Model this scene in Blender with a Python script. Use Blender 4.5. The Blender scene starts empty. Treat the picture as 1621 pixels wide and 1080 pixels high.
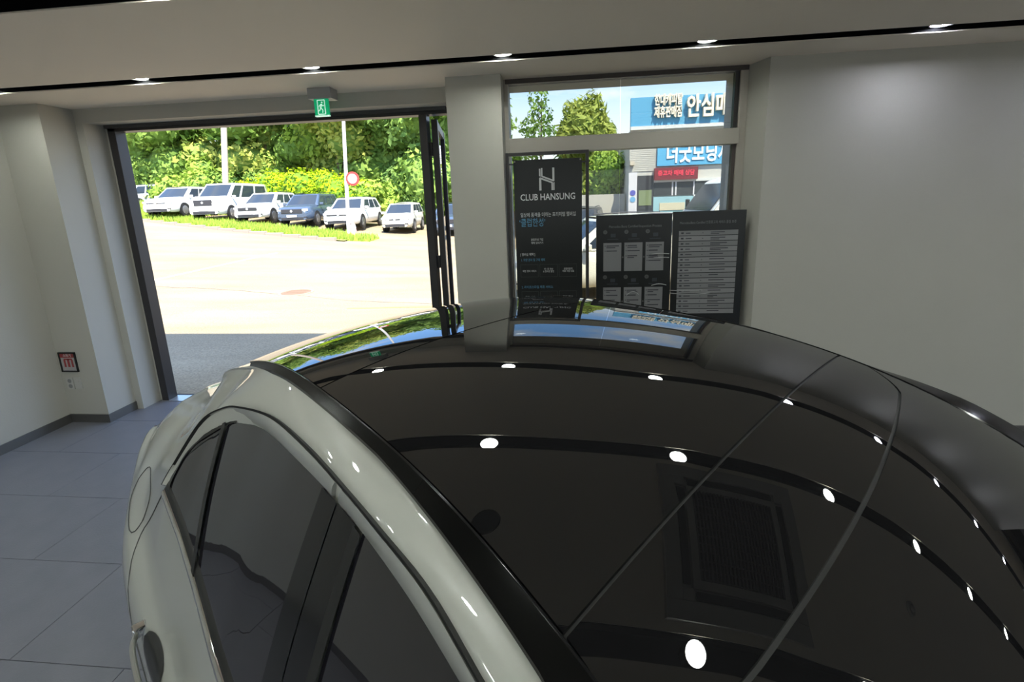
import bpy, bmesh, math, random
from mathutils import Vector, Matrix
random.seed(7)
scn = bpy.context.scene
COL = scn.collection

# ------------------------------------------------------------------ camera, world, sun, exposure
CAM_H = 2.06
PITCH, ROLL, YAW = math.radians(12.19), math.radians(-2.0634), math.radians(6.0553)
cy_, sy_, cp_, sp_ = math.cos(YAW), math.sin(YAW), math.cos(PITCH), math.sin(PITCH)
fwd = Vector((-sy_ * cp_, cy_ * cp_, -sp_)); rgt = Vector((cy_, sy_, 0)); upv = rgt.cross(fwd)
r2 = math.cos(ROLL) * rgt + math.sin(ROLL) * upv
u2 = -math.sin(ROLL) * rgt + math.cos(ROLL) * upv
cd = bpy.data.cameras.new('camera'); cam = bpy.data.objects.new('camera', cd); COL.objects.link(cam)
M = Matrix((r2, u2, -fwd)).transposed().to_4x4(); M.translation = Vector((0, 0, CAM_H)); cam.matrix_world = M
cd.sensor_fit = 'HORIZONTAL'; cd.sensor_width = 36.0; cd.lens = 36.0 * 747.0 / 1621.0
cd.shift_y = -68.0 / 1621.0; cd.clip_start = 0.02; cd.clip_end = 500
scn.camera = cam

SUN_E, SKY_E, LAMP_E = 15.5, 4.6, 125.0
w = bpy.data.worlds.new('sky'); scn.world = w; w.use_nodes = True
nt = w.node_tree; nt.nodes.clear()
N = nt.nodes.new; Lk = nt.links.new
out = N('ShaderNodeOutputWorld'); bg = N('ShaderNodeBackground'); tc = N('ShaderNodeTexCoord')
sep = N('ShaderNodeSeparateXYZ'); Lk(tc.outputs['Generated'], sep.inputs[0])
rampg = N('ShaderNodeValToRGB'); Lk(sep.outputs['Z'], rampg.inputs[0])
e = rampg.color_ramp.elements
e[0].position = 0.0; e[0].color = (.62, .72, .80, 1); e[1].position = .75; e[1].color = (.13, .27, .60, 1)
e2 = rampg.color_ramp.elements.new(.22); e2.color = (.17, .36, .70, 1)
mp = N('ShaderNodeMapping'); Lk(tc.outputs['Generated'], mp.inputs[0]); mp.inputs['Scale'].default_value = (1, 1, 3.0)
mp.inputs['Location'].default_value = (2.3, 1.7, .1)
ns = N('ShaderNodeTexNoise'); Lk(mp.outputs[0], ns.inputs['Vector']); ns.inputs['Scale'].default_value = 2.6
ns.inputs['Detail'].default_value = 7; ns.inputs['Roughness'].default_value = .55
cr = N('ShaderNodeValToRGB'); Lk(ns.outputs['Fac'], cr.inputs[0])
cr.color_ramp.elements[0].position = .49; cr.color_ramp.elements[0].color = (0, 0, 0, 1)
cr.color_ramp.elements[1].position = .63; cr.color_ramp.elements[1].color = (1, 1, 1, 1)
mx = N('ShaderNodeMix'); mx.data_type = 'RGBA'; 
hz = N('ShaderNodeMapRange'); Lk(sep.outputs['Z'], hz.inputs['Value']); hz.inputs['From Min'].default_value = .10; hz.inputs['From Max'].default_value = .26; hz.inputs['To Min'].default_value = 1.0; hz.inputs['To Max'].default_value = 0.0
mxc = N('ShaderNodeMath'); mxc.operation = 'MULTIPLY'; mxc.inputs[1].default_value = .75; Lk(hz.outputs[0], mxc.inputs[0])
mxm = N('ShaderNodeMath'); mxm.operation = 'MAXIMUM'; Lk(cr.outputs[0], mxm.inputs[0]); Lk(mxc.outputs[0], mxm.inputs[1]); Lk(mxm.outputs[0], mx.inputs[0]); Lk(rampg.outputs[0], mx.inputs[6])
mx.inputs[7].default_value = (.56, .55, .54, 1)
Lk(mx.outputs[2], bg.inputs[0]); bg.inputs[1].default_value = SKY_E; Lk(bg.outputs[0], out.inputs[0])

sl = bpy.data.lights.new('sun', 'SUN'); so = bpy.data.objects.new('sun', sl); COL.objects.link(so)
sl.energy = SUN_E; sl.angle = math.radians(.6); sl.color = (1.0, .93, .80)
sd = Vector((-.28, .50, -.86)).normalized()     # direction the light travels
so.rotation_euler = sd.to_track_quat('-Z', 'Y').to_euler(); so.location = (0, -5, 20)

vs = scn.view_settings
scn.display_settings.display_device = 'sRGB'
vs.view_transform = 'Standard'; vs.look = 'None'; vs.exposure = 0.0; vs.gamma = 1.0; vs.use_curve_mapping = False
scn.cycles.max_bounces = 10; scn.cycles.diffuse_bounces = 5; scn.cycles.glossy_bounces = 5
scn.cycles.transparent_max_bounces = 12; scn.cycles.caustics_reflective = False; scn.cycles.caustics_refractive = False
scn.cycles.sample_clamp_indirect = 6.0
scn.cycles.use_denoising = True

# ------------------------------------------------------------------ materials
MATS = {}
def mat(name, col, rough=.5, metal=0, spec=.5, coat=0, emit=None, es=0, noise=None, bump=None, coat_rough=.03, ior=1.5):
    if name in MATS: return MATS[name]
    m = bpy.data.materials.new(name); m.use_nodes = True; n = m.node_tree
    b = n.nodes['Principled BSDF']
    b.inputs['Base Color'].default_value = (*col, 1); b.inputs['Roughness'].default_value = rough
    b.inputs['Metallic'].default_value = metal; b.inputs['Specular IOR Level'].default_value = spec
    b.inputs['Coat Weight'].default_value = coat; b.inputs['Coat Roughness'].default_value = coat_rough
    b.inputs['IOR'].default_value = ior
    if emit: b.inputs['Emission Color'].default_value = (*emit, 1); b.inputs['Emission Strength'].default_value = es
    if noise:      # (scale, amount, colour2)
        t = n.nodes.new('ShaderNodeTexCoord'); x = n.nodes.new('ShaderNodeTexNoise'); x.inputs['Scale'].default_value = noise[0]
        x.inputs['Detail'].default_value = 6
        n.links.new(t.outputs['Object'], x.inputs['Vector'])
        c = n.nodes.new('ShaderNodeValToRGB'); c.color_ramp.elements[0].position = .5 - noise[1]; c.color_ramp.elements[1].position = .5 + noise[1]
        c.color_ramp.elements[0].color = (*col, 1); c.color_ramp.elements[1].color = (*noise[2], 1)
        n.links.new(x.outputs['Fac'], c.inputs[0]); n.links.new(c.outputs[0], b.inputs['Base Color'])
    if bump:       # (scale, strength)
        t = n.nodes.new('ShaderNodeTexCoord'); x = n.nodes.new('ShaderNodeTexNoise'); x.inputs['Scale'].default_value = bump[0]
        x.inputs['Detail'].default_value = 4
        n.links.new(t.outputs['Object'], x.inputs['Vector'])
        bp = n.nodes.new('ShaderNodeBump'); bp.inputs['Strength'].default_value = bump[1]; bp.inputs['Distance'].default_value = .01
        n.links.new(x.outputs['Fac'], bp.inputs['Height']); n.links.new(bp.outputs[0], b.inputs['Normal'])
    MATS[name] = m; return m

def glass_mat(name, tint=(.93, .96, .95), refl=.08):
    if name in MATS: return MATS[name]
    m = bpy.data.materials.new(name); m.use_nodes = True; n = m.node_tree; n.nodes.clear()
    o = n.nodes.new('ShaderNodeOutputMaterial'); t = n.nodes.new('ShaderNodeBsdfTransparent'); g = n.nodes.new('ShaderNodeBsdfGlossy')
    f = n.nodes.new('ShaderNodeFresnel'); f.inputs['IOR'].default_value = 1.45; mxx = n.nodes.new('ShaderNodeMixShader')
    t.inputs[0].default_value = (*tint, 1); g.inputs['Roughness'].default_value = 0.0
    mm = n.nodes.new('ShaderNodeMath'); mm.operation = 'MULTIPLY'; mm.inputs[1].default_value = refl / .08
    n.links.new(f.outputs[0], mm.inputs[0]); n.links.new(mm.outputs[0], mxx.inputs[0])
    n.links.new(t.outputs[0], mxx.inputs[1]); n.links.new(g.outputs[0], mxx.inputs[2]); n.links.new(mxx.outputs[0], o.inputs[0])
    MATS[name] = m; return m

WALL = mat('wall_paint', (.50, .485, .435), .75, spec=.25, noise=(3.0, .35, (.48, .465, .415)), bump=(60, .08))
CEIL = mat('ceiling_paint', (.92, .83, .705), .8, spec=.2, noise=(2.0, .4, (.89, .80, .68)), bump=(40, .06))
BLACKM = mat('recess_black', (.003, .003, .0035), .9, spec=.1)
FRAME = mat('frame_dark_aluminium', (.030, .027, .028), .45, spec=.5)
WFRAME = mat('window_frame_beige', (.42, .39, .34), .5)
TILE = mat('floor_tile_charcoal', (.145, .148, .168), .36, spec=.5, noise=(5.0, .25, (.175, .172, .195)), bump=(90, .12))
GROUT = mat('grout', (.03, .03, .032), .9)
BASEB = mat('baseboard_satin', (.16, .155, .145), .28, metal=.55)
GLASS = glass_mat('clear_glass', (.66, .68, .665))
PAINT = mat('car_paint_white', (.40, .405, .37), .35, spec=.5, coat=1.0, coat_rough=.015)
DGLASS = mat('car_glass_black', (.008, .0078, .0085), .0, spec=.5, ior=1.64, coat=.0)
SGLASS = mat('car_side_glass_tinted', (.014, .013, .017), .0, spec=.5, ior=1.85)
BGLOSS = mat('black_gloss_trim', (.010, .010, .011), .12, spec=.35)
RUBBER = mat('black_rubber', (.010, .010, .010), .55)
CHROME = mat('chrome', (.82, .82, .82), .08, metal=1)
TYRE = mat('tyre_rubber', (.02, .02, .02), .8)
ALLOY = mat('wheel_alloy', (.45, .45, .46), .3, metal=.9)
BOARD = mat('signboard_black', (.010, .011, .011), .30, spec=.4)
INK_W = mat('print_white', (.62, .62, .62), .6)
INK_G = mat('print_grey', (.16, .16, .165), .6)
INK_P = mat('print_panel_grey', (.20, .20, .205), .45)
INK_PL = mat('print_panel_pale_grey', (.24, .24, .245), .45)
INK_D = mat('print_dark', (.035, .035, .045), .6)
INK_B = mat('print_blue', (.09, .26, .42), .6)
INK_LINE = mat('print_outline_dark_green', (.05, .06, .058), .6)

# ------------------------------------------------------------------ helpers
def mesh_obj(name, verts, faces, m, parent=None, smooth=False, mats=None, fm=None):
    me = bpy.data.meshes.new(name); me.from_pydata([tuple(v) for v in verts], [], faces); me.update()
    if mats:
        for x in mats: me.materials.append(x)
        if fm: me.polygons.foreach_set('material_index', fm)
    else: me.materials.append(m)
    if smooth: me.polygons.foreach_set('use_smooth', [True] * len(me.polygons))
    o = bpy.data.objects.new(name, me); COL.objects.link(o)
    if parent: o.parent = parent
    return o
def tag(o, label=None, cat=None, group=None, kind=None):
    if label: o['label'] = label
    if cat: o['category'] = cat
    if group: o['group'] = group
    if kind: o['kind'] = kind
    return o
def empty(name, loc=(0, 0, 0), rz=0, label=None, cat=None, group=None):
    o = bpy.data.objects.new(name, None); COL.objects.link(o); o.location = loc; o.rotation_euler = (0, 0, rz); o.empty_display_size = .1
    return tag(o, label, cat, group)
class MB:
    def __init__(s): s.v = []; s.f = []; s.m = []; s.mats = []
    def mi(s, m):
        if m not in s.mats: s.mats.append(m)
        return s.mats.index(m)
    def add(s, vs, fs, m=None):
        k = len(s.v); s.v += [tuple(x) for x in vs]; s.f += [tuple(i + k for i in f) for f in fs]
        s.m += [s.mi(m) if m else 0] * len(fs); return s
    def box(s, x0, x1, y0, y1, z0, z1, m=None, mtx=None):
        v = [Vector((x, y, z)) for z in (z0, z1) for y in (y0, y1) for x in (x0, x1)]
        if mtx: v = [mtx @ a for a in v]
        return s.add(v, [(0, 2, 3, 1), (4, 5, 7, 6), (0, 1, 5, 4), (2, 6, 7, 3), (0, 4, 6, 2), (1, 3, 7, 5)], m)
    def cyl(s, p0, p1, r0, r1=None, n=16, m=None, cap=True):
        if r1 is None: r1 = r0
        p0, p1 = Vector(p0), Vector(p1); d = (p1 - p0).normalized(); a = d.orthogonal().normalized(); b = d.cross(a)
        vs = []
        for p, r in ((p0, r0), (p1, r1)):
            for i in range(n):
                t = 2 * math.pi * i / n; vs.append(p + (a * math.cos(t) + b * math.sin(t)) * r)
        fs = [(i, (i + 1) % n, n + (i + 1) % n, n + i) for i in range(n)]
        if cap: fs += [tuple(range(n))[::-1], tuple(range(n, 2 * n))]
        return s.add(vs, fs, m)
    def tube(s, pts, r, n=8, m=None):
        pts = [Vector(p) for p in pts]; vs = []; fs = []
        for i, p in enumerate(pts):
            d = (pts[min(i + 1, len(pts) - 1)] - pts[max(i - 1, 0)]).normalized()
            a = d.cross(Vector((0, 0, 1)));  a = a.normalized() if a.length > 1e-4 else d.orthogonal().normalized(); b = d.cross(a)
            for k in range(n): t = 2 * math.pi * k / n; vs.append(p + (a * math.cos(t) + b * math.sin(t)) * r)
        for i in range(len(pts) - 1):
            for k in range(n): fs.append((i * n + k, i * n + (k + 1) % n, (i + 1) * n + (k + 1) % n, (i + 1) * n + k))
        fs += [tuple(range(n))[::-1], tuple(range((len(pts) - 1) * n, len(pts) * n))]
        return s.add(vs, fs, m)
    def prism(s, poly, y0, y1, m=None):      # poly in x,z extruded along y
        n = len(poly); v = [(x, y0, z) for x, z in poly] + [(x, y1, z) for x, z in poly]
        return s.add(v, [tuple(range(n)), tuple(range(n, 2 * n))[::-1]] + [(i, i + n, (i + 1) % n + n, (i + 1) % n) for i in range(n)], m)
    def grid(s, rows, m=None, close=False):
        nr, nc = len(rows), len(rows[0]); vs = [p for r in rows for p in r]; fs = []
        for i in range(nr - 1):
            for j in range(nc - 1): fs.append((i * nc + j, i * nc + j + 1, (i + 1) * nc + j + 1, (i + 1) * nc + j))
        return s.add(vs, fs, m)
    def build(s, name, m=None, parent=None, smooth=False, bevel=0):
        if s.mats: o = mesh_obj(name, s.v, s.f, None, parent, smooth, mats=s.mats, fm=s.m)
        else: o = mesh_obj(name, s.v, s.f, m, parent, smooth)
        if bevel:
            b = o.modifiers.new('bevel', 'BEVEL'); b.width = bevel; b.segments = 2; b.limit_method = 'ANGLE'
        return o
def box(name, x0, x1, y0, y1, z0, z1, m, parent=None, bevel=0): return MB().box(x0, x1, y0, y1, z0, z1).build(name, m, parent, bevel=bevel)
def solidify(o, th, off=-1):
    s = o.modifiers.new('solid', 'SOLIDIFY'); s.thickness = th; s.offset = off; return o
def struct(o, label=None): o['kind'] = 'structure'; return o
def text(name, body, size, loc, m, parent=None, align='CENTER', depth=.0015, rz=0, xs=1.0, bold=0.0):
    cu = bpy.data.curves.new(name, 'FONT'); cu.body = body; cu.size = size; cu.align_x = align; cu.align_y = 'CENTER'
    cu.extrude = depth; cu.resolution_u = 2; cu.offset = bold; cu.materials.append(m)
    t = bpy.data.objects.new(name + '_c', cu); COL.objects.link(t)
    dg = bpy.context.evaluated_depsgraph_get(); me = bpy.data.meshes.new_from_object(t.evaluated_get(dg))
    bpy.data.objects.remove(t, do_unlink=True)
    me.name = name
    R = Matrix.Rotation(rz, 4, 'Z') @ Matrix.Rotation(math.pi / 2, 4, 'X') @ Matrix.Diagonal((xs, 1, 1, 1))
    me.transform(Matrix.Translation(Vector(loc)) @ R)
    if not me.materials: me.materials.append(m)
    o = bpy.data.objects.new(name, me); COL.objects.link(o)
    if parent: o.parent = parent
    return o

# ------------------------------------------------------------------ room shell
ZC = 2.986; XL, XR, YB, YW = -4.90, 10.4, -5.2, 3.90
YD = 4.22; YF = 4.44           # wall plane around the door, plane of the door frame
# floor: slab + tiles
fl = box('floor', XL - .2, XR + .2, YB - .2, 4.62, -.30, -.006, GROUT); struct(fl)
tm = None
X0, Y0, P = -4.418, 3.357, .5955
pts = []
for j in range(-14, 2):
    ya = Y0 + j * P; xo = X0 if j % 2 == 0 else X0 + .6
    k = -3
    while True:
        xa = xo + k * 1.2; k += 1
        if xa > XR: break
        if xa + 1.2 < XL: continue
        x0_, x1_ = max(xa, XL), min(xa + 1.2, XR); y1_ = ya + P
        if x1_ - x0_ < .02: continue
        pts.append((x0_ + .0015, x1_ - .0015, ya + .0015, y1_ - .0015))
full = None
for a in pts:
    x0_, x1_, y0_, y1_ = a
    if abs(x1_ - x0_ - 1.197) < 1e-4:
        if full is None:
            full = MB().box(0, x1_ - x0_, 0, y1_ - y0_, -.012, 0).build('tile', TILE, fl, bevel=.0012); full.location = (x0_, y0_, 0)
        else:
            c = full.copy(); COL.objects.link(c); c.location = (x0_, y0_, 0)
    else:
        t = MB().box(0, x1_ - x0_, 0, y1_ - y0_, -.012, 0).build('tile', TILE, fl, bevel=.0012); t.location = (x0_, y0_, 0)
# strip of tiles in the door recess
box('tile', XL, XR, 3.955, 4.40, -.012, -.001, TILE, fl)

T = .22
struct(box('wall_left', XL - T, XL, YB, 4.7, 0, 3.45, WALL))
col = MB().box(XL - .02, -4.48, YW + .017, 4.6, 0, 3.45); struct(col.build('wall_left_column', WALL))
# far wall, around the door opening and the window opening
mb = MB()
mb.box(-4.48, -4.40, YD, 4.62, 0, 3.45)
mb.box(-4.40, -.90, YD, 4.62, 2.865, 3.45)      # header above the door
mb.prism([(0, 0)] * 3, 0, 0) if False else None
struct(mb.build('wall_far', WALL))
pl = MB(); pl.box(-.88, -.442, YW, 4.62, 0, 3.45); struct(pl.build('wall_far_pillar', WALL))
# right part of the far wall, with a splayed window reveal
v = [(1.545, YW), (7.75, YW), (7.83, 4.12), (7.83, 4.62), (1.47, 4.62), (1.47, 4.12)]
m_ = MB(); n_ = len(v); m_.add([(x, y, 0) for x, y in v] + [(x, y, 3.45) for x, y in v], [tuple(range(n_))[::-1], tuple(range(n_, 2 * n_))] + [(i, (i + 1) % n_, (i + 1) % n_ + n_, i + n_) for i in range(n_)])
m_.box(9.8, XR + .2, YW, 4.62, 0, 3.45); m_.box(7.83, 9.8, YW + .22, 4.62, 2.95, 3.45); m_.box(7.75, 9.8, YW, 4.62, 0, .4)
struct(m_.build('wall_far_right', WALL))
w4 = MB(); w4.box(7.83, 7.87, 4.14, 4.2, .4, 2.95); w4.box(9.76, 9.8, 4.14, 4.2, .4, 2.95); w4.box(7.83, 9.8, 4.14, 4.2, 2.90, 2.95); w4.box(7.83, 9.8, 4.14, 4.2, .4, .45); w4.box(7.83, 9.8, 4.12, 4.22, 2.40, 2.52)
w4 = struct(w4.build('window_3', FRAME)); box('pane', 7.87, 9.76, 4.165, 4.173, 2.52, 2.90, GLASS, w4); box('pane', 7.87, 9.76, 4.165, 4.173, .45, 2.40, GLASS, w4)
struct(box('wall_window_sill', -.442, 1.47, 4.05, 4.62, 0, .42, WALL))
struct(box('wall_window_header', -.442, 1.47, 4.13, 4.62, 2.985, 3.45, WALL))
mb = MB(); mb.box(XL - T, -3.6, YB - T, YB, 0, 3.45); mb.box(8.4, XR + T, YB - T, YB, 0, 3.45); mb.box(-3.6, 8.4, YB - T, YB, 2.75, 3.45)
struct(mb.build('wall_back', WALL))
w2 = MB(); w2.box(-3.6, 8.4, YB - .14, YB - .06, 2.68, 2.75); w2.box(-3.6, 8.4, YB - .14, YB - .06, 0, .08)  # unseen glazing behind the camera, added to bring daylight into the room
for i in range(7): w2.box(-3.6 + i * 1.988, -3.53 + i * 1.988, YB - .14, YB - .06, .08, 2.68)
w2 = struct(w2.build('window_back_added', FRAME))
for i in range(6): box('pane', -3.53 + i * 1.988, -3.6 + (i + 1) * 1.988, YB - .105, YB - .097, .08, 2.68, GLASS, w2)
struct(box('wall_right', XR, XR + T, YB, 4.62, 0, 3.45, WALL))
# ceiling slabs between the recessed black channels
BW, SP, B1 = .150, 1.335, 3.405
bands = [B1 - SP * i for i in range(7)]
ce = MB(); y_top = 4.62; edges = []
for y in bands: edges.append((y, y + BW))
cur = 4.62
for (a, b) in edges:
    ce.box(XL - T, XR + T, b, cur, ZC, ZC + .25); cur = a
ce.box(XL - T, XR + T, YB - T, cur, ZC, ZC + .25)
ce.box(XL - T, XR + T, YB - T, 4.62, ZC + .18, ZC + .46)
ce = struct(ce.build('ceiling', CEIL))
for (a, b) in edges:
    c = MB(); zt = ZC + .11
    c.box(XL, XR, a - .001, b + .001, zt, zt + .02); c.box(XL, XR, a - .001, a + .006, ZC + .007, zt); c.box(XL, XR, b - .006, b + .001, ZC + .007, zt)
    c.build('recessed_channel', BLACKM, ce)
# building roof and facade over the room (casts the eave shadow outside)
struct(box('roof', XL - .6, XR + .6, YB - .6, 4.66, 3.46, 4.05, mat('facade_panel', (.30, .30, .30), .5)))

# baseboards
bt = .012
def bb(name, *a): return struct(box(name, *a, BASEB))
bb('baseboard_left', XL, XL + bt, YB, YW + .017, 0, .085)
bb('baseboard_column', XL, -4.48, YW + .017 - bt, YW + .017, 0, .085)
bb('baseboard_column_side', -4.48, -4.48 + bt, YW + .005, YD, 0, .085)
bb('baseboard_right', 1.545, XR, YW - bt, YW, 0, .10)
bb('baseboard_pillar', -.88, -.442, YW - bt, YW, 0, .085)
bb('baseboard_back', XL, -3.6, YB, YB + bt, 0, .085)

# ------------------------------------------------------------------ door opening
dr = MB(); fx0, fx1, fz = -4.40, -.88, 2.865
dr.box(-4.365, -4.287, YF - .02, YF + .10, 0, 2.865)
dr.box(-4.365, fx1, YF - .02, YF + .10, 2.808, 2.866)
dr.box(-1.262, -1.192, YF - .02, YF + .10, 0, 2.808)
dr = struct(dr.build('door_1', FRAME, bevel=.003))
box('head_track', -4.365, -1.0, YF - .05, YF - .02, 2.835, 2.868, mat('frame_dark_grey', (.055, .053, .052), .5), dr)
box('jamb_liner', -4.40, -4.365, YF - .0, YF + .15, 0, 2.865, WALL, dr)
box('threshold', -4.365, -.88, YF - .03, YF + .12, -.012, .006, mat('threshold_metal', (.55, .55, .55), .35, metal=.8), dr)
for z in (.35, 1.40, 2.45): box('hinge', -1.195, -1.165, YF + .02, YF + .06, z, z + .12, FRAME, dr)
# glazed leaf swung outwards
ang = math.atan2(.90, -.155)
lf = empty('door_leaf', (-1.137, YF + .05, 0), ang - math.pi / 2, 'open glazed door leaf in black frame, swung outwards beside the white pillar', 'door')
lm = MB(); Lw = .98
box('stile', -.028, .028, 0, .075, .02, 2.775, FRAME, lf, .002); box('stile', -.028, .028, Lw - .06, Lw, .02, 2.775, FRAME, lf, .002)
box('rail', -.024, .024, .07, Lw - .06, 2.70, 2.775, FRAME, lf); box('rail', -.024, .024, .07, Lw - .06, .02, .11, FRAME, lf)
box('pane', -.005, .005, .075, Lw - .06, .11, 2.70, GLASS, lf)
hd = MB().tube([(-.06, Lw - .12, .85), (-.06, Lw - .12, 1.75)], .013); hd.box(-.06, -.02, Lw - .13, Lw - .11, .90, .92); hd.box(-.06, -.02, Lw - .13, Lw - .11, 1.68, 1.70)
hd.build('handle', CHROME, lf)

# ------------------------------------------------------------------ window in the far wall
WY = 4.10
wf = MB()
wf.box(-.442, -.408, WY, WY + .09, .42, 2.985); wf.box(1.412, 1.474, WY, WY + .09, .42, 2.985)
wf.box(-.41, 1.42, WY, WY + .09, .42, .48)
wf = struct(wf.build('window_1', WFRAME, bevel=.002))
box('window_head', -.43, 1.47, WY - .004, WY + .09, 2.950, 2.986, mat('window_head_brown', (.045, .035, .032), .5), wf)
box('transom', -.41, 1.42, WY - .02, WY + .10, 2.405, 2.525, WFRAME, wf, bevel=.003)
box('pane', -.41, .50, WY + .045, WY + .053, 2.525, 2.95, GLASS, wf)
box('pane', .504, 1.415, WY + .045, WY + .053, 2.525, 2.95, GLASS, wf)
box('pane', -.41, .50, WY + .045, WY + .053, .48, 2.405, GLASS, wf)
box('pane', .504, 1.415, WY + .045, WY + .053, .48, 2.405, GLASS, wf)
box('inner_stop', 1.38, 1.412, WY + .02, WY + .07, 2.525, 2.95, FRAME, wf)
box('inner_stop', 1.385, 1.412, WY + .02, WY + .07, .48, 2.405, mat('window_stop_brown', (.07, .055, .05), .5), wf)

# ------------------------------------------------------------------ downlights in the channels
LENS = mat('lamp_lens', (1, 1, 1), .5, emit=(.93, 1.0, .93), es=LAMP_E)
LENSB = mat('lamp_lens_cool', (1, 1, 1), .5, emit=(.80, .84, 1.0), es=LAMP_E)
xs_ = [-4.40, -3.10, -1.76, -.375, .978, 2.39, 3.78, 5.15, 6.53, 7.9, 9.28]
d0 = None; colname = ['leftmost in it', 'second from left', 'third from left', 'fourth from left', 'fifth from left', 'sixth from left', 'seventh from left', 'eighth from left', 'ninth from left', 'tenth from left', 'rightmost in it']
order = ['first', 'second', 'third', 'fourth', 'fifth', 'sixth', 'seventh']
def make_down(lens):
    r = empty('ceiling_downlight')
    n = 24; vs = []; fs = []
    MB().cyl((0, 0, 0), (0, 0, -.004), .064, .064, n).build('lens', lens, r)
    prof = [(.064, 0), (.064, -.010), (.067, -.012), (.071, -.008), (.071, .0)]
    for rr, z in prof:
        for i in range(n): a = 2 * math.pi * i / n; vs.append((rr * math.cos(a), rr * math.sin(a), z))
    for k in range(len(prof) - 1):
        for i in range(n): fs.append((k * n + i, k * n + (i + 1) % n, (k + 1) * n + (i + 1) % n, (k + 1) * n + i))
    mesh_obj('rim', vs, fs, mat('lamp_rim', (.05, .05, .05), .4), r, True)
    MB().cyl((0, 0, .001), (0, 0, .074), .060, .060, 20).build('housing', mat('lamp_rim', (.05, .05, .05), .4), r)
    return r
dw, dc = make_down(LENS), make_down(LENSB)
first = {0: True, 1: True}
for bi, (a, b) in enumerate(edges):
    for xi, x in enumerate(xs_):
        cool = 1 if (bi == 0 and xi >= 5) else 0
        src = dc if cool else dw
        if first[cool]: o = src; first[cool] = False
        else:
            o = src.copy(); COL.objects.link(o)
            for ch in src.children:
                c = ch.copy(); COL.objects.link(c); c.parent = o
        o.location = (x, (a + b) / 2, ZC + .034)
        tag(o, '%s downlight in %s black channel from window wall, %s' % ('cool white' if cool else 'white', order[bi], colname[xi]), 'ceiling light', 'downlights in the black ceiling channels')

# ------------------------------------------------------------------ air conditioner cassette, smoke detector, speaker
AW = mat('plastic_offwhite', (.50, .49, .46), .45)
ac = empty('ceiling_air_conditioner', (1.315, 1.47, ZC), 0, 'square four way ceiling air conditioner with slatted centre grille', 'air conditioner')
m_ = MB(); h = .52
def ring(mb, a, b, z0, z1):
    for (x0, x1, y0, y1) in ((-a, a, b, a), (-a, a, -a, -b), (-a, -b, -b, b), (b, a, -b, b)): mb.box(x0, x1, y0, y1, z0, z1)
ring(m_, .53, .43, -.030, -.001); ring(m_, .36, .31, -.030, -.001); m_.box(-.43, .43, -.43, .43, -.006, -.001)
m_.box(-.43, -.36, -.43, -.36, -.03, -.001); m_.box(.36, .43, -.43, -.36, -.03, -.001); m_.box(-.43, -.36, .36, .43, -.03, -.001); m_.box(.36, .43, .36, .43, -.03, -.001)
m_.build('casing', AW, ac, bevel=.004)
for k in range(4):
    f_ = MB().box(-.34, .34, .372, .420, -.024, -.014, mtx=Matrix.Rotation(k * math.pi / 2, 4, 'Z')).build('louvre', mat('louvre_dark', (.03, .03, .03), .5), ac)
g_ = MB()
for i in range(24): x = -.305 + i * .61 / 23; g_.box(x - .004, x + .004, -.31, .31, -.032, -.018)
for i in range(12): y = -.3 + i * .6 / 11; g_.box(-.31, .31, y - .003, y + .003, -.026, -.018)
g_ = g_.build('grille', mat('grille_dark', (.12, .12, .12), .5), ac); g_['kind'] = 'stuff'
box('filter', -.31, .31, -.31, .31, -.012, -.007, BLACKM, ac)
sm = MB().cyl((0, 0, 0), (0, 0, -.03), .055, .05, 20).cyl((0, 0, -.03), (0, 0, -.05), .03, .02, 16).build('smoke_detector', AW, smooth=False)
sm.location = (3.24, 1.48, ZC); tag(sm, 'round white smoke detector on the ceiling right of the air conditioner', 'smoke detector')
sp = MB().cyl((0, 0, 0), (0, 0, -.012), .085, .08, 24).build('ceiling_speaker', mat('speaker_mesh', (.02, .02, .02), .7)); sp.location = (-.267, 1.42, ZC)
tag(sp, 'small round black ceiling speaker between the second and third channels', 'speaker')

# ------------------------------------------------------------------ exit sign
EXG = mat('exit_green', (.0, .30, .12), .4, emit=(.0, .50, .20), es=.45)
EXW = mat('exit_white', (.7, .8, .75), .4, emit=(.55, .95, .75), es=.55)
ex = empty('exit_sign', (-1.955, 4.0, ZC), 0, 'small green emergency exit sign with running figure hanging over the doorway', 'sign')
box('housing', -.10, .10, -.03, .10, -.085, -.0005, mat('exit_housing', (.36, .36, .36), .5), ex, bevel=.003)
box('panel', -.060, .060, -.012, .012, -.212, -.085, EXG, ex)
box('panel_edge', -.062, .062, -.013, .013, -.222, -.212, EXW, ex)
m_ = MB()
def strk(pts, wd, y):
    for (xa, za), (xb, zb) in zip(pts[:-1], pts[1:]):
        dx, dz = xb - xa, zb - za; l = math.hypot(dx, dz); nx, nz = -dz / l * wd / 2, dx / l * wd / 2
        m_.prism([(xa + nx, za + nz), (xb + nx, zb + nz), (xb - nx, zb - nz), (xa - nx, za - nz)], y, y - .0012)
strk([(-.030, -.095), (-.030, -.205), (.032, -.205), (.032, -.095), (-.030, -.095)], .008, -.0125)
strk([(.004, -.125), (-.006, -.155)], .013, -.0125); strk([(-.006, -.155), (.012, -.172), (.008, -.195)], .007, -.0125); strk([(-.006, -.155), (-.016, -.175), (-.026, -.178)], .007, -.0125)
strk([(.004, -.128), (-.014, -.135), (-.020, -.148)], .006, -.0125); strk([(.004, -.130), (.016, -.142), (.024, -.134)], .006, -.0125)
m_.cyl((.008, -.0125, -.113), (.008, -.0137, -.113), .007, n=12); m_.build('pictogram', EXW, ex)

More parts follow.
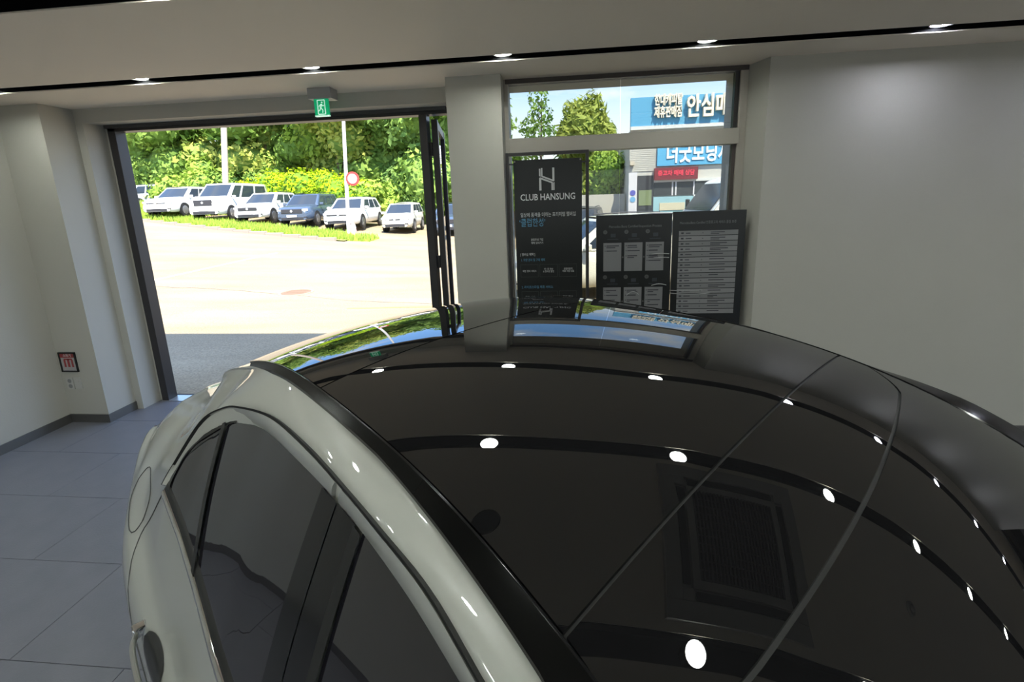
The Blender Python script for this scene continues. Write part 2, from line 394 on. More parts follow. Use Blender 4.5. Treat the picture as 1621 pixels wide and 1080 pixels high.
# ------------------------------------------------------------------ extinguisher notice, socket, switch on the left column
FY = YW + .017
fs_ = empty('fire_extinguisher_notice', (-4.778, FY, .632), 0, 'small black framed notice with red print low on the left column', 'notice')
mb = MB()
for a in ((-.090, .090, .087, .10), (-.090, .090, -.10, -.087), (-.090, -.078, -.10, .10), (.078, .090, -.10, .10)): mb.box(a[0], a[1], -.014, -.0005, a[2], a[3])
mb.build('frame', RUBBER, fs_)
box('paper', -.08, .08, -.006, -.0005, -.09, .09, mat('notice_paper', (.42, .40, .40), .5), fs_)
box('red_band', -.078, .078, -.0075, -.006, .045, .086, mat('print_red', (.33, .05, .05), .5), fs_)
mb = MB(); mb.box(-.012, .012, -.0075, -.006, -.05, .03); mb.box(-.045, .045, -.0075, -.006, .022, .036); mb.box(-.05, -.03, -.0075, -.006, -.05, .022); mb.box(.03, .05, -.0075, -.006, -.05, .022)
mb.build('pictogram', mat('print_red'.strip(), (.33, .05, .05), .5), fs_)
text('lettering', '소화기', .032, (0, -.008, .066), INK_W, fs_)
ou = empty('wall_socket', (-4.815, FY, .41), 0, 'white double wall socket beside the left of two plates on the column', 'socket')
box('plate', -.037, .037, -.009, -.0005, -.060, .060, AW, ou, bevel=.002)
for z in (-.027, .027): MB().cyl((0, -.0095, z), (0, -.006, z), .021, n=20).build('outlet', mat('socket_grey', (.25, .25, .25), .5), ou)
sw = empty('wall_switch', (-4.728, FY, .415), 0, 'white blank switch plate right of the wall socket on the column', 'switch')
box('plate', -.037, .037, -.009, -.0005, -.060, .060, AW, sw, bevel=.002); box('rocker', -.012, .012, -.012, -.009, .005, .03, AW, sw)

# ------------------------------------------------------------------ display boards at the window
def board_frame(root, x0, x1, z1, wd, y, z0=.03):
    mb = MB(); mb.box(x0, x0 + wd, y, y + .03, z0, z1); mb.box(x1 - wd, x1, y, y + .03, z0, z1); mb.box(x0 + wd, x1 - wd, y, y + .03, z1 - wd, z1); mb.box(x0 + wd, x1 - wd, y, y + .03, z0, z0 + wd)
    mb.build('frame', FRAME, root, bevel=.002)
    b = MB(); b.box(x0 - .02, x0 + wd + .02, y - .14, y + .09, 0, .03); b.box(x1 - wd - .02, x1 + .02, y - .14, y + .09, 0, .03); b.build('foot', FRAME, root)
pb = empty('display_board', (-.095, 3.935, 0), 0, 'tall black club membership poster hung in an open black frame beside the pillar', 'poster')
board_frame(pb, -.335, .331, 2.399, .026, 0)
box('poster', -.273, .275, .006, .018, .62, 2.340, BOARD, pb)
fr = -.0005 + .006
for x, z in ((-.262, 2.328), (.264, 2.328), (-.262, .64), (.264, .64)): MB().cyl((x, .007, z), (x, .0, z), .007, n=12).build('bolt', CHROME, pb)
for x0_, x1_, z in ((-.310, -.272, 2.31), (.274, .306, 2.31), (-.310, -.272, .66), (.274, .306, .66)): box('bracket', x0_, x1_, .008, .014, z - .006, z + .006, FRAME, pb)
# emblem: two upright strokes joined by a falling double diagonal
PS = .548 / 735.0       # metres per crop pixel of the poster width
def pe(x, z): return (-.273 + (x - 85) * PS, 2.340 - (z - 95) * PS * 1.03)
def poly(name, pl_, m, root, y=.0052): return MB().prism([pe(*q) for q in pl_], .006, y).build(name, m, root)
em = MB()
for pl_ in ([(360, 190), (377, 190), (377, 268), (372, 270), (360, 262)],
            [(382, 183), (398, 183), (398, 262), (504, 303), (504, 183), (526, 183), (526, 318), (515, 324), (400, 280), (382, 268)],
            [(360, 412), (360, 286), (372, 276), (392, 284), (500, 326), (510, 334), (510, 412), (493, 412), (493, 340), (384, 300), (384, 412)],
            [(514, 336), (526, 330), (526, 412), (514, 412)]):
    em.prism([pe(*q) for q in pl_], .006, .0048)
em.build('emblem', mat('print_silver', (.50, .50, .50), .5), pb)
def tx(body, cx, cz, size, m, al='CENTER', xs=1, bold=0): 
    x, z = pe(cx, cz); return text('lettering', body, size, (x, .0055, z), m, pb, al, .0006, xs=xs, bold=bold)
tx('CLUB HANSUNG', 450, 483, .072, INK_W, xs=.82, bold=.0009)
tx('일상에 품격을 더하는 프리미엄 멤버십', 450, 668, .040, INK_W, xs=.72)
tx('‘클럽한성’', 130, 752, .075, INK_B, 'LEFT', .70, .0004)
tx('클럽한성 가입', 255, 932, .022, INK_W, 'LEFT', .8); tx('혜택 보러가기', 255, 968, .022, INK_W, 'LEFT', .8)
pe_old = pe
def pe(x, z): # lower crop: 7.714 px per photo px, origin photo (800,370)
    X, Z = 800 + x / 7.714, 370 + z / 7.714
    xx, zz = (X - 800) * 6.75, (Z - 240) * 6.75
    return (-.273 + (x - 112 - z * .022) / 818 * .548, 2.340 - (zz - 95) * PS * 1.03)
tx('[ 멤버십 혜택 ]', 165, 245, .026, INK_W, 'LEFT', .8); tx('1. 차량 관리 및 구매 혜택', 175, 315, .027, INK_B, 'LEFT', .72)
def outline(x0, z0, x1, z1):
    bx = MB(); (a, b), (c, d) = pe(x0, z0), pe(x1, z1); t_ = .0022
    for q in ((a, c, b, b - t_), (a, c, d + t_, d), (a, a + t_, b, d), (c - t_, c, b, d)): bx.box(min(q[0], q[1]), max(q[0], q[1]), .0052, .006, min(q[2], q[3]), max(q[2], q[3]))
    bx.build('outline_box', INK_LINE, pb)
for i in range(3):
    outline(170 + i * 240, 370, 395 + i * 240, 530); outline(180 + i * 238, 712, 400 + i * 238, 860)
tx('제반 정비 서비스', 283, 455, .021, INK_W, xs=.8); tx('연 1회 무상\n& 정비권 할인', 522, 447, .020, INK_W, xs=.8); tx('공항라운지\n이용 지원 모음', 767, 447, .020, INK_W, xs=.8)
tx('2. 라이프스타일 제휴 서비스', 180, 660, .027, INK_B, 'LEFT', .85)
for i, s_ in enumerate(('골프 예약', '호텔 할인', '문화 행사')): tx(s_, 290 + i * 238, 790, .022, INK_W)

def put_board(x0, x1, z1, label):
    r = empty('display_board', ((x0 + x1) / 2, 3.945, 0), 0, label, 'poster'); h = (x1 - x0) / 2
    box('panel', -h, h, 0, .02, .62, z1, BOARD, r, bevel=.002)
    mb = MB(); mb.box(-h + .05, -h + .09, .004, .016, .02, .62); mb.box(h - .09, h - .05, .004, .016, .02, .62); mb.build('leg', FRAME, r)
    mb = MB(); mb.box(-h + .02, -h + .12, -.14, .14, 0, .02); mb.box(h - .12, h - .02, -.14, .14, 0, .02); mb.build('foot', FRAME, r)
    return r, h
b2, h2 = put_board(.296, .898, 1.880, 'black process board with six grey cards, left of the two low window boards')
text('lettering', 'Mercedes-Benz Certified Inspection Process', .030, (.01, -.0005, 1.786), INK_G, b2, depth=.0005, xs=.78)
K_ = mat('print_circle_grey', (.09, .09, .09), .6)
for r_ in range(2):
    for c_ in range(3):
        x0 = -.243 + c_ * .170; zt = 1.655 - r_ * .373
        box('card', x0, x0 + .145, -.0012, 0, zt - .235, zt, INK_P, b2)
        MB().cyl((x0 + .014, 0, zt + .088), (x0 + .014, -.001, zt + .088), .017, n=20).build('number_disc', K_, b2)
        text('numeral', str(r_ * 3 + c_ + 1), .022, (x0 + .014, -.0016, zt + .088), BOARD, b2, depth=.0003)
        ln = MB(); random.seed(r_ * 7 + c_)
        for k in range(2 + c_ + r_):
            z = zt - .025 - k * .042; ln.cyl((x0 + .014, -.0012, z), (x0 + .014, -.002, z), .0045, n=8); ln.box(x0 + .024, x0 + .024 + random.uniform(.07, .108), -.0018, -.0012, z - .004, z + .004)
            if k % 2 == 0: ln.box(x0 + .024, x0 + .024 + random.uniform(.02, .09), -.0018, -.0012, z - .018, z - .011)
        ln.build('print_lines', INK_D, b2)['kind'] = 'stuff'
        hh = MB(); hh.box(x0 + .058, x0 + .098, -.0006, 0, zt + .045, zt + .075); hh.box(x0 + .03, x0 + .12, -.0006, 0, zt + .025, zt + .032)
        hh.build('print_icon', mat('print_icon_dim', (.035, .038, .05), .6), b2)
        if c_ < 2: MB().cyl((x0 + .1575, 0, zt - .12), (x0 + .1575, -.001, zt - .12), .007, n=12).build('arrow_dot', K_, b2)
b3, h3 = put_board(.905, 1.468, 1.892, 'black table board with sixteen grey rows, right of the two low window boards')
text('lettering', 'Mercedes-Benz Certified 인증중고차 서비스 품질 보증', .028, (-.01, -.0005, 1.800), INK_G, b3, depth=.0005, xs=.70)
random.seed(3)
for k in range(16):
    z = 1.737 - k * .0432
    box('table_row', -.232, .226, -.0012, 0, z - .0375, z, INK_PL if k % 2 else INK_P, b3)
    ln = MB(); ln.box(-.215, -.195, -.0018, -.0012, z - .024, z - .012); ln.box(-.178, -.178 + random.uniform(.03, .055), -.0018, -.0012, z - .022, z - .015)
    ln.box(-.05, -.042, -.0018, -.0012, z - .022, z - .017); q = random.uniform(.07, .14); ln.box(.015, .015 + q, -.0018, -.0012, z - .018, z - .011)
    if random.random() < .5: ln.box(.015, .015 + q * .6, -.0018, -.0012, z - .030, z - .024)
    ln.build('print_lines', INK_D, b3)['kind'] = 'stuff'
GLINT = mat('glint_pale_glossy', (.42, .42, .42), .12)  # pale strips standing in for ceiling light reflections on the board covers
def glint_strip(root, x0, x1, z, dz):
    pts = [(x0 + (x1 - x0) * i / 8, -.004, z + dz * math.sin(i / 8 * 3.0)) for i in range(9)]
    m_ = MB(); m_.tube(pts, .0032, 6); m_.build('painted_glint', GLINT, root, True)
glint_strip(b2, .14, .285, 1.555, .004); glint_strip(b2, .16, .285, 1.525, .003); glint_strip(b2, .15, .27, 1.295, .012); glint_strip(b2, -.05, .05, 1.215, .03)
glint_strip(b3, -.29, -.03, 1.252, -.006); glint_strip(b3, -.29, .03, 1.228, -.012)

# ------------------------------------------------------------------ the showroom car (fitted surfaces)
exec_car = True
AL = .8683
NB, S0, DS = 13, -1.1, .35
cA = [0.0216, 0.6751, 1.1567, 1.4667, 1.606, 1.6541, 1.6809, 1.6803, 1.6216, 1.5066, 1.3364, 1.1111, 0.8308]
cC = [-0.0199, -0.0008, 0.0219, 0.0561, 0.0857, 0.0503, 0.08, 0.0895, 0.1107, 0.1227, 0.1295, 0.1335, 0.1363]
cE = [0.0615, 0.0622, 0.0635, 0.0616, 0.0181, 0.0588, 0.1419, 0.1186, 0.1162, 0.1045, 0.0962, 0.0909, 0.0884]
cW = [0.7893, 0.7504, 0.7115, 0.6722, 0.6317, 0.6008, 0.5835, 0.571, 0.5609, 0.5511, 0.5414, 0.5318, 0.5223]
def bs(co, s):
    u = (s - S0) / DS; i = max(0, min(NB - 4, int(math.floor(u)))); f = u - i
    b = ((1 - f) ** 3 / 6, (3 * f ** 3 - 6 * f * f + 4) / 6, (-3 * f ** 3 + 3 * f * f + 3 * f + 1) / 6, f ** 3 / 6)
    return sum(co[i + k] * b[k] for k in range(4))
SF = -.62
def surf(s, t):
    if s < SF:
        z1 = bs(cA, SF) - bs(cC, SF) * t * t - bs(cE, SF) * t ** 4; return z1 + (s - SF) * .70
    return bs(cA, s) - bs(cC, s) * t * t - bs(cE, s) * t ** 4
def hw(s): return bs(cW, max(s, -.75))
CAR = empty('car', (.4053, .9261, 0), AL, 'pearl white coupe with black glass roof filling the foreground', 'car')
def sm1(t, s1=-.1875, k=.1138):
    a = abs(t); return s1 + k * t * t + (4.0 * (a - .50) ** 2 if a > .50 else 0)
def panel(name, s_front, s_back, m, wf=lambda s: hw(s), ns=28, ntt=40, drop=0.0, th=.006, label=None, wofs=0):
    rows = []
    for i in range(ns + 1):
        row = []
        for j in range(ntt + 1):
            q = -1 + 2 * j / ntt
            s = None
            # solve with width at the station
            sa0 = s_front(q * .6) if callable(s_front) else s_front; sb0 = s_back(q * .6) if callable(s_back) else s_back
            s = sa0 + (sb0 - sa0) * i / ns
            t = q * (wf(s) + wofs)
            sa = s_front(t) if callable(s_front) else s_front; sb = s_back(t) if callable(s_back) else s_back
            s = sa + (sb - sa) * i / ns
            row.append((t, s, surf(s, t) - drop))
        rows.append(row)
    mb = MB().grid(rows); dn = lambda p: (p[0], p[1], p[2] - th)
    for e_ in (rows[0], rows[-1], [r[0] for r in rows], [r[-1] for r in rows]): mb.grid([e_, [dn(p) for p in e_]])
    o = mb.build(name, m, CAR, True)
    if label: o['label'] = label
    return o
g_ = .0035
panel('windshield', -1.12, lambda t: sm1(t) - g_, DGLASS, label='dark windscreen')
panel('sunroof_panel', lambda t: sm1(t) + g_, lambda t: 0.0 - .003, DGLASS, label='narrow black glass panel ahead of the roof seam')
panel('roof_glass', .003, lambda t: .7784 - .003, DGLASS, ns=24, label='main black glass roof panel')
panel('rear_window', .7784 + .003, 1.425, DGLASS, ns=24, label='sloping dark rear window')
panel('seam_seal', -1.12, 1.43, mat('seal_dark_grey', (.012, .012, .012), .5), ns=70, drop=.005, th=.004, label='dark rubber seal between the glass panels')

# body curves (s, t, z) on the near side, mirrored to the far side
Gp = [[-.55, -.800, 1.235], [-.35, -.768, 1.34], [-.15, -.738, 1.43], [0.0, -.719, 1.476], [0.091, -0.712, 1.5], [0.21, -0.704, 1.53], [0.361, -0.696, 1.548], [0.451, -0.691, 1.55], [0.689, -0.683, 1.54], [0.921, -0.673, 1.515], [1.126, -0.682, 1.48], [1.26, -0.7, 1.44], [1.374, -0.752, 1.37], [1.406, -0.81, 1.27], [1.408, -.845, 1.222]]
Dp = [[-.60, -.812, 1.262], [-.39, -.778, 1.372], [-.19, -.745, 1.465], [-.04, -.726, 1.515], [0.05, -0.716, 1.54], [0.168, -0.703, 1.57], [0.292, -0.7, 1.588], [0.425, -0.692, 1.592], [0.634, -0.677, 1.585], [0.871, -0.668, 1.565], [1.061, -0.686, 1.535], [1.188, -0.705, 1.5], [1.31, -0.749, 1.43], [1.412, -0.827, 1.275], [1.428, -.858, 1.222]]
Kp = [[-.9, -.905, 1.075], [-.3, -.893, 1.105], [.2, -.882, 1.125], [0.66, -0.872, 1.145], [0.746, -0.87, 1.155], [0.979, -0.858, 1.17], [1.191, -0.851, 1.185], [1.408, -0.851, 1.215]]
def interp(P, s, k):
    if s <= P[0][0]: return P[0][k]
    for a, b in zip(P[:-1], P[1:]):
        if s <= b[0]:
            f = (s - a[0]) / (b[0] - a[0] + 1e-9); return a[k] + (b[k] - a[k]) * f
    return P[-1][k]
def cat(P, n):       # catmull-rom resample
    P = [Vector(p) for p in P]; out = []
    for i in range(len(P) - 1):
        p0, p1, p2, p3 = P[max(i - 1, 0)], P[i], P[i + 1], P[min(i + 2, len(P) - 1)]
        for k in range(n):
            t = k / n; out.append(.5 * ((2 * p1) + (p2 - p0) * t + (2 * p0 - 5 * p1 + 4 * p2 - p3) * t * t + (-p0 + 3 * p1 - 3 * p2 + p3) * t ** 3))
    out.append(P[-1]); return out
def Wt(s): return hw(s) + (max(.022, .042 - .045 * s) if s < 1.1 else max(.006, .022 - (s - 1.1) * .05)) + max(0, -s) * .10
def Wz(s): return surf(s, hw(s)) - (.022 if s > -.08 else max(.004, .022 + (s + .08) * .09))
# shell control sections: s -> list of (t, z): centre, edge, rail inner, rail outer, belt, crease, widest, low, sill
SEC = [
 (-2.36, [(0, .70), (.35, .69), (.52, .67), (.64, .64), (.72, .60), (.77, .55), (.78, .48), (.76, .36), (.68, .27)]),
 (-2.25, [(0, .84), (.40, .83), (.58, .81), (.70, .77), (.80, .71), (.86, .64), (.87, .54), (.85, .38), (.76, .24)]),
 (-1.95, [(0, .97), (.45, .96), (.62, .94), (.74, .91), (.84, .86), (.92, .78), (.955, .64), (.95, .42), (.86, .22)]),
 (-1.45, [(0, 1.05), (.50, 1.04), (.66, 1.03), (.78, 1.00), (.88, .95), (.95, .87), (.995, .72), (.98, .44), (.88, .22)]),
 (-1.10, [(0, 1.06), (.56, 1.055), (.70, 1.05), (.80, 1.03), (.89, .99), (.945, .92), (.985, .76), (.97, .44), (.88, .22)]),
 (-.80, [(0, 1.13), (.66, 1.08), (.72, 1.085), (.82, 1.085), (.898, 1.05), (.943, .95), (.98, .80), (.965, .44), (.88, .22)]),
 (-.45, [(0, 1.34), (.66, 1.26), (.705, 1.305), (.79, 1.31), (.895, 1.09), (.940, .955), (.98, .82), (.965, .44), (.88, .22)])]
def curve_sec(s):
    e_ = hw(s); z_ = surf(s, e_)
    return (s, [(0, surf(s, 0) - .03), (e_ - .01, z_ - .03), (Wt(s), Wz(s)), (-interp(Dp, s, 1), interp(Dp, s, 2) - .006), (-interp(Kp, s, 1), interp(Kp, s, 2) - .004)])
SHs = [(-.45, .940, .955), (.3, .936, .965), (.917, .933, .975), (1.195, .931, .99), (1.37, .926, 1.0), (1.949, .892, 1.03)]
OUs = [(-.45, .98, .82), (.4, .978, .84), (1.1, .988, .855), (1.41, 1.001, .86), (1.503, 1.004, .865), (1.627, .998, .87), (1.858, .967, .88)]
for s in (-.2, -.05, .1, .3, .5, .7, .9, 1.05, 1.18, 1.30, 1.38, 1.42):
    c = curve_sec(s)[1]
    c += [(interp(SHs, s, 1), interp(SHs, s, 2)), (interp(OUs, s, 1), interp(OUs, s, 2)), (.97, .44), (.89, .22)]
    SEC.append((s, c))
SEC += [
 (1.70, [(0, surf(1.7, 0) - .006), (.555, surf(1.7, .55)), (.59, 1.430), (.735, 1.255), (.835, 1.155), (.910, 1.015), (.990, .875), (.975, .46), (.88, .24)]),
 (1.95, [(0, surf(1.95, 0)), (.54, 1.31), (.58, 1.275), (.71, 1.180), (.80, 1.115), (.888, 1.03), (.950, .89), (.955, .48), (.86, .25)]),
 (2.20, [(0, 1.235), (.52, 1.20), (.58, 1.185), (.70, 1.135), (.775, 1.085), (.845, 1.01), (.900, .91), (.90, .48), (.80, .26)]),
 (2.45, [(0, 1.17), (.50, 1.145), (.56, 1.13), (.66, 1.10), (.735, 1.05), (.79, .99), (.842, .925), (.84, .50), (.74, .28)]),
 (2.60, [(0, 1.14), (.46, 1.115), (.52, 1.10), (.61, 1.07), (.68, 1.02), (.735, .98), (.775, .93), (.76, .52), (.66, .32)]),
 (2.70, [(0, 1.02), (.40, 1.00), (.46, .98), (.54, .96), (.60, .93), (.65, .90), (.68, .86), (.66, .56), (.56, .40)])]
def sec_at(s):
    i = 0
    while i < len(SEC) - 2 and SEC[i + 1][0] < s: i += 1
    q = [SEC[max(i - 1, 0)], SEC[i], SEC[i + 1], SEC[min(i + 2, len(SEC) - 1)]]
    x1, x2 = q[1][0], q[2][0]; h = x2 - x1; f = (s - x1) / h
    o = []
    for k in range(9):
        r = []
        for c in (0, 1):
            y0, y1, y2, y3 = (q[n][1][k][c] for n in range(4))
            m1 = (y2 - y0) / max(q[2][0] - q[0][0], 1e-6) * h; m2 = (y3 - y1) / max(q[3][0] - q[1][0], 1e-6) * h
            r.append((2 * f ** 3 - 3 * f * f + 1) * y1 + (f ** 3 - 2 * f * f + f) * m1 + (-2 * f ** 3 + 3 * f * f) * y2 + (f ** 3 - f * f) * m2)
        o.append(r)
    return o
def section_pts(s):
    P = sec_at(s); pts = []
    n = len(P)
    for i in range(n - 1):
        p0, p1, p2, p3 = [P[max(min(k, n - 1), 0)] for k in (i - 1, i, i + 1, i + 2)]
        sub = 5 if i in (2, 4) else 4
        for k in range(sub):
            t = k / sub; r = []
            for c in (0, 1):
                m1 = (p2[c] - p0[c]) / 2; m2 = (p3[c] - p1[c]) / 2
                if i in (1, 3): m1 *= .6; m2 *= .6
                if i == 2: ch = p2[c] - p1[c]; m1 = .75 * ch + .25 * m1; m2 = .75 * ch + .25 * m2
                if i == 4: m2 = m2 * .25 + .75 * (p2[c] - p1[c])
                if i == 5: m1 = m1 * .2 + .8 * (p2[c] - p1[c])
                r.append((2 * t ** 3 - 3 * t * t + 1) * p1[c] + (t ** 3 - 2 * t * t + t) * m1 + (-2 * t ** 3 + 3 * t * t) * p2[c] + (t ** 3 - t * t) * m2)
            pts.append(tuple(r))
    pts.append(tuple(P[-1]))
    if -.72 < s < 1.405:
        k_ = min(1, (s + .72) / .1)
        for j in (14, 15, 16): pts[j] = (pts[j][0] - .040 * k_, pts[j][1])
    return pts
st_ = []; s = -2.36
while s < 2.70: st_.append(s); s += .035
st_.append(2.70)
rows = []
for s in st_:
    pp = section_pts(s)
    rows.append([(-t, s, z) for t, z in reversed(pp)] + [(t, s, z) for t, z in pp[1:]])
bm_ = MB().grid(rows)
for r in (rows[0], rows[-1]):     # close the ends
    c = (0, r[0][1], sum(p[2] for p in r) / len(r)); bm_.add([c] + list(r), [(0, k + 1, k + 2) for k in range(len(r) - 1)])
shell = bm_.build('body', PAINT, CAR, True)
# wheel openings: drop the faces inside each arch
bmx = bmesh.new(); bmx.from_mesh(shell.data); kill = []
for f in bmx.faces:
    c = f.calc_center_median()
    if abs(c.x) > .62 and any((c.y - sy) ** 2 + (c.z - .36) ** 2 < .41 ** 2 for sy in (-1.32, 1.78)): kill.append(f)
bmesh.ops.delete(bmx, geom=kill, context='FACES'); bmesh.ops.recalc_face_normals(bmx, faces=bmx.faces)
bmx.to_mesh(shell.data); bmx.free()
under = box('underbody', -.80, .80, -2.1, 2.4, .20, .60, RUBBER, CAR)
for sx in (-1, 1):
    for sy in (-1.32, 1.78):
        wh = empty('wheel', (sx * .86, sy, .36)); wh.parent = CAR
        MB().cyl((-.12, 0, 0), (.12, 0, 0), .36, n=40).build('tyre', TYRE, wh, bevel=.03)
        al = MB(); rr_ = [[(sx * q0, .415 * math.cos(math.pi * k / 24) * q1, .415 * math.sin(math.pi * k / 24) * q1) for q0, q1 in ((-.25, .97), (.09, 1.0), (.115, 1.06))] for k in range(-4, 29)]
        al.grid(rr_).build('wheel_arch', RUBBER, wh, True)
        rim = MB(); f_ = sx * .125
        rim.cyl((f_ * .5, 0, 0), (f_, 0, 0), .05, n=20)
        for k in range(5):
            rim.box(min(f_ * .8, f_ * .98), max(f_ * .8, f_ * .98), -.028, .028, .03, .25, mtx=Matrix.Rotation(k * 2 * math.pi / 5, 4, 'X'))
        rim.cyl((f_ * .7, 0, 0), (f_ * 1.0, 0, 0), .262, .265, 36, cap=False); rim.cyl((f_ * .68, 0, 0), (f_ * .72, 0, 0), .25, n=36)
        rim.build('rim', ALLOY, wh)

def body_t(s, z):
    pp = section_pts(s)
    for a, b in zip(pp[17:-1], pp[18:]):
        if b[1] <= z <= a[1]: f = (a[1] - z) / (a[1] - b[1] + 1e-9); return a[0] + (b[0] - a[0]) * f
    return pp[22][0]
for sx in (-1, 1):
    def cv(p): return Vector((-p[1] * sx if False else (p[1] if sx < 0 else -p[1]), p[0], p[2]))
    nrm = Vector((sx, 0, 0))
    up = Vector((sx * .62, 0, .78))
    G = [Vector(cv(p)) for p in cat(Gp, 6)]; D = [Vector(cv(p)) for p in cat(Dp, 6)]
    K = [Vector(cv(p)) for p in cat(Kp, 6)]
    def Gt(s_, off=0): 
        return Vector((0, 0, 0))
    # glossy strip between glass roof and rail
    rows = []; rows2b = []
    for i in range(81):
        s = -.95 + i * (1.43 + .95) / 80; e_ = hw(s); z_ = surf(s, e_)
        wt_ = Wt(s); wz_ = Wz(s) + .006
        rows.append([(sx * (e_ + .004), s, z_ - .001), (sx * (e_ + (wt_ - e_) * .5), s, (z_ + wz_) / 2 + .0015), (sx * (wt_ + .001), s, wz_ + .001)])
        rows2b.append([(sx * (e_ + .002), s, z_ - .006), (sx * (e_ + .0035), s, z_ + .0015), (sx * (e_ + .006), s, z_ - .001)])
    MB().grid([[r[0], (r[0][0], r[0][1], r[0][2] - .01)] for r in rows]).grid([[r[2], (r[2][0], r[2][1], r[2][2] - .01)] for r in rows]).build('strip_edge', BGLOSS, CAR)
    MB().grid(rows2b).build('glass_bead', BGLOSS, CAR, True)
    MB().grid(rows).build('roof_strip', mat('roof_strip_black', (.005, .005, .005), .16, spec=.12), CAR, True)['label'] = 'glossy black strip between glass roof and white rail'
    # white door frame between window and gap, split at the centre pillar
    Gf, Df = cat(Gp, 6), cat(Dp, 6)
    split = .452
    def frame_part(name, idx):
        rows = []; nns = []
        for i in idx:
            g, d = G[i], D[i]; nn = Vector((sx * .75, 0, .66)); dd = (d - g)
            rows.append([g + dd * .01 + nn * .004, g + dd * .28 + nn * .0065, g + dd * .60 + nn * .0065, g + dd * .87 + nn * .004]); nns.append(nn)
        mb = MB().grid(rows)
        for c_ in (0, 3): mb.grid([[r[c_], r[c_] - n_ * .016] for r, n_ in zip(rows, nns)])
        for q_ in (0, -1): mb.grid([rows[q_], [p - nns[q_] * .016 for p in rows[q_]]])
        return mb.build(name, PAINT, CAR, True)
    ia = [i for i in range(len(G)) if (Gf[i][0] + Df[i][0]) / 2 < split - .004]; ib = [i for i in range(len(G)) if (Gf[i][0] + Df[i][0]) / 2 > split + .001]
    frame_part('door_frame', ia); frame_part('door_frame', ib)
    gap = MB(); rws = []; rws2 = []
    for i in range(len(G)):
        g, d = G[i], D[i]; nn = Vector((sx * .75, 0, .66)); dd = d - g
        rws.append([g + dd * .84 + nn * .0008, g + dd * 1.05 + nn * .0030]); rws2.append([g + dd * 1.05 + nn * .0030, g + dd * 1.07 - nn * .008])
    gap.grid(rws).grid(rws2).build('door_seal', RUBBER, CAR, True)
    # side glass: from belt to window top
    def side_pt(s, f, off=0.0):
        gz, gt = interp(Gp, s, 2), -interp(Gp, s, 1); kz, kt = interp(Kp, s, 2), -interp(Kp, s, 1)
        return Vector((sx * (kt + (gt - kt) * f + .010 * math.sin(math.pi * f) + off + .0005), s, kz + (gz - kz) * f))
    def glass(name, sfun0, sfun1, m, off=0.0, f0=0.0, f1=1.0, n=10, label=None):
        rows = []
        for j in range(13):
            f = f0 + (f1 - f0) * j / 12; a, b = sfun0(f), sfun1(f)
            rows.append([side_pt(a + (b - a) * i / n, f, off) for i in range(n + 1)])
        o = MB().grid(rows).build(name, m, CAR, True)
        if label: o['label'] = label
        return o
    qd = lambda f: 1.005 + .21 * f
    lean = lambda f, s0: s0 - .005 + .01 * f
    tail = lambda f: 1.400 - .005 * f
    glass('front_door_window', lambda f: -.52, lambda f: lean(f, .352), SGLASS, n=24)
    glass('rear_door_window', lambda f: lean(f, .520), lambda f: qd(f) - .012, SGLASS, n=20)
    glass('quarter_window', lambda f: qd(f) + .012, lambda f: min(tail(f), 1.40), SGLASS, n=14)
    glass('pillar_cover', lambda f: lean(f, .376), lambda f: lean(f, .450), BGLOSS, .003, n=3, label='glossy black centre pillar cover on the front door')
    glass('pillar_cover', lambda f: lean(f, .455), lambda f: lean(f, .522), BGLOSS, .003, n=3, label='glossy black centre pillar cover on the rear door')
    glass('window_seal', lambda f: lean(f, .350), lambda f: lean(f, .377), RUBBER, .006, n=3)
    glass('window_divider', lambda f: qd(f) - .013, lambda f: qd(f) + .013, RUBBER, .008, n=3, label='black bar between rear door window and quarter window')
    # belt moulding
    rows = []; rows2 = []; rows3 = []
    for i in range(70):
        s = -.62 + i * (1.408 + .62) / 69; kz, kt = interp(Kp, s, 2), -interp(Kp, s, 1)
        rows.append([(sx * (kt + .002), s, kz - .010), (sx * (kt + .006), s, kz + .002), (sx * (kt - .008), s, kz + .020), (sx * (kt - .014), s, kz + .022)])
        rows2.append([(sx * (kt - .0145), s, kz + .0225), (sx * (kt - .0150), s, kz + .030), (sx * (kt - .020), s, kz + .031)])
        rows3.append([(sx * (kt + .016), s, kz - .018), (sx * (kt + .013), s, kz - .002), (sx * (kt + .004), s, kz + .001)])
    MB().grid(rows).build('belt_seal', RUBBER, CAR, True)
    MB().grid(rows2).build('belt_strip', mat('belt_grey', (.20, .20, .20), .3, metal=.7), CAR, True)
    MB().grid(rows3).build('belt_molding', CHROME, CAR, True)
    # rear corner black filler of the quarter window, along the window outline
    rows = []
    for i, g in enumerate(G):
        if Gf[i][0] < 1.10: continue
        a_ = G[max(i - 1, 0)]; c_ = G[min(i + 1, len(G) - 1)]; tg = (c_ - a_); tg.x = 0; tg.normalize()
        inw = Vector((0, tg.z, -tg.y)); wd = .034 * min(1, max(0, (1.10 - Gf[i][0]) / -.22)) ** .8
        if inw.y > 0: inw = -inw
        q_ = g + inw * wd; f_ = max(0.0, min(1.0, (q_.z - interp(Kp, q_.y, 2)) / max(.02, interp(Gp, min(q_.y, 1.374), 2) - interp(Kp, q_.y, 2))))
        p_ = side_pt(min(q_.y, 1.405), f_, .0035); p_.y, p_.z = q_.y, q_.z
        rows.append([g + Vector((sx * .003, 0, .001)), (g + p_) / 2 + Vector((sx * .004, 0, 0)), p_])
    if rows: MB().grid(rows).build('quarter_filler', RUBBER, CAR, True)
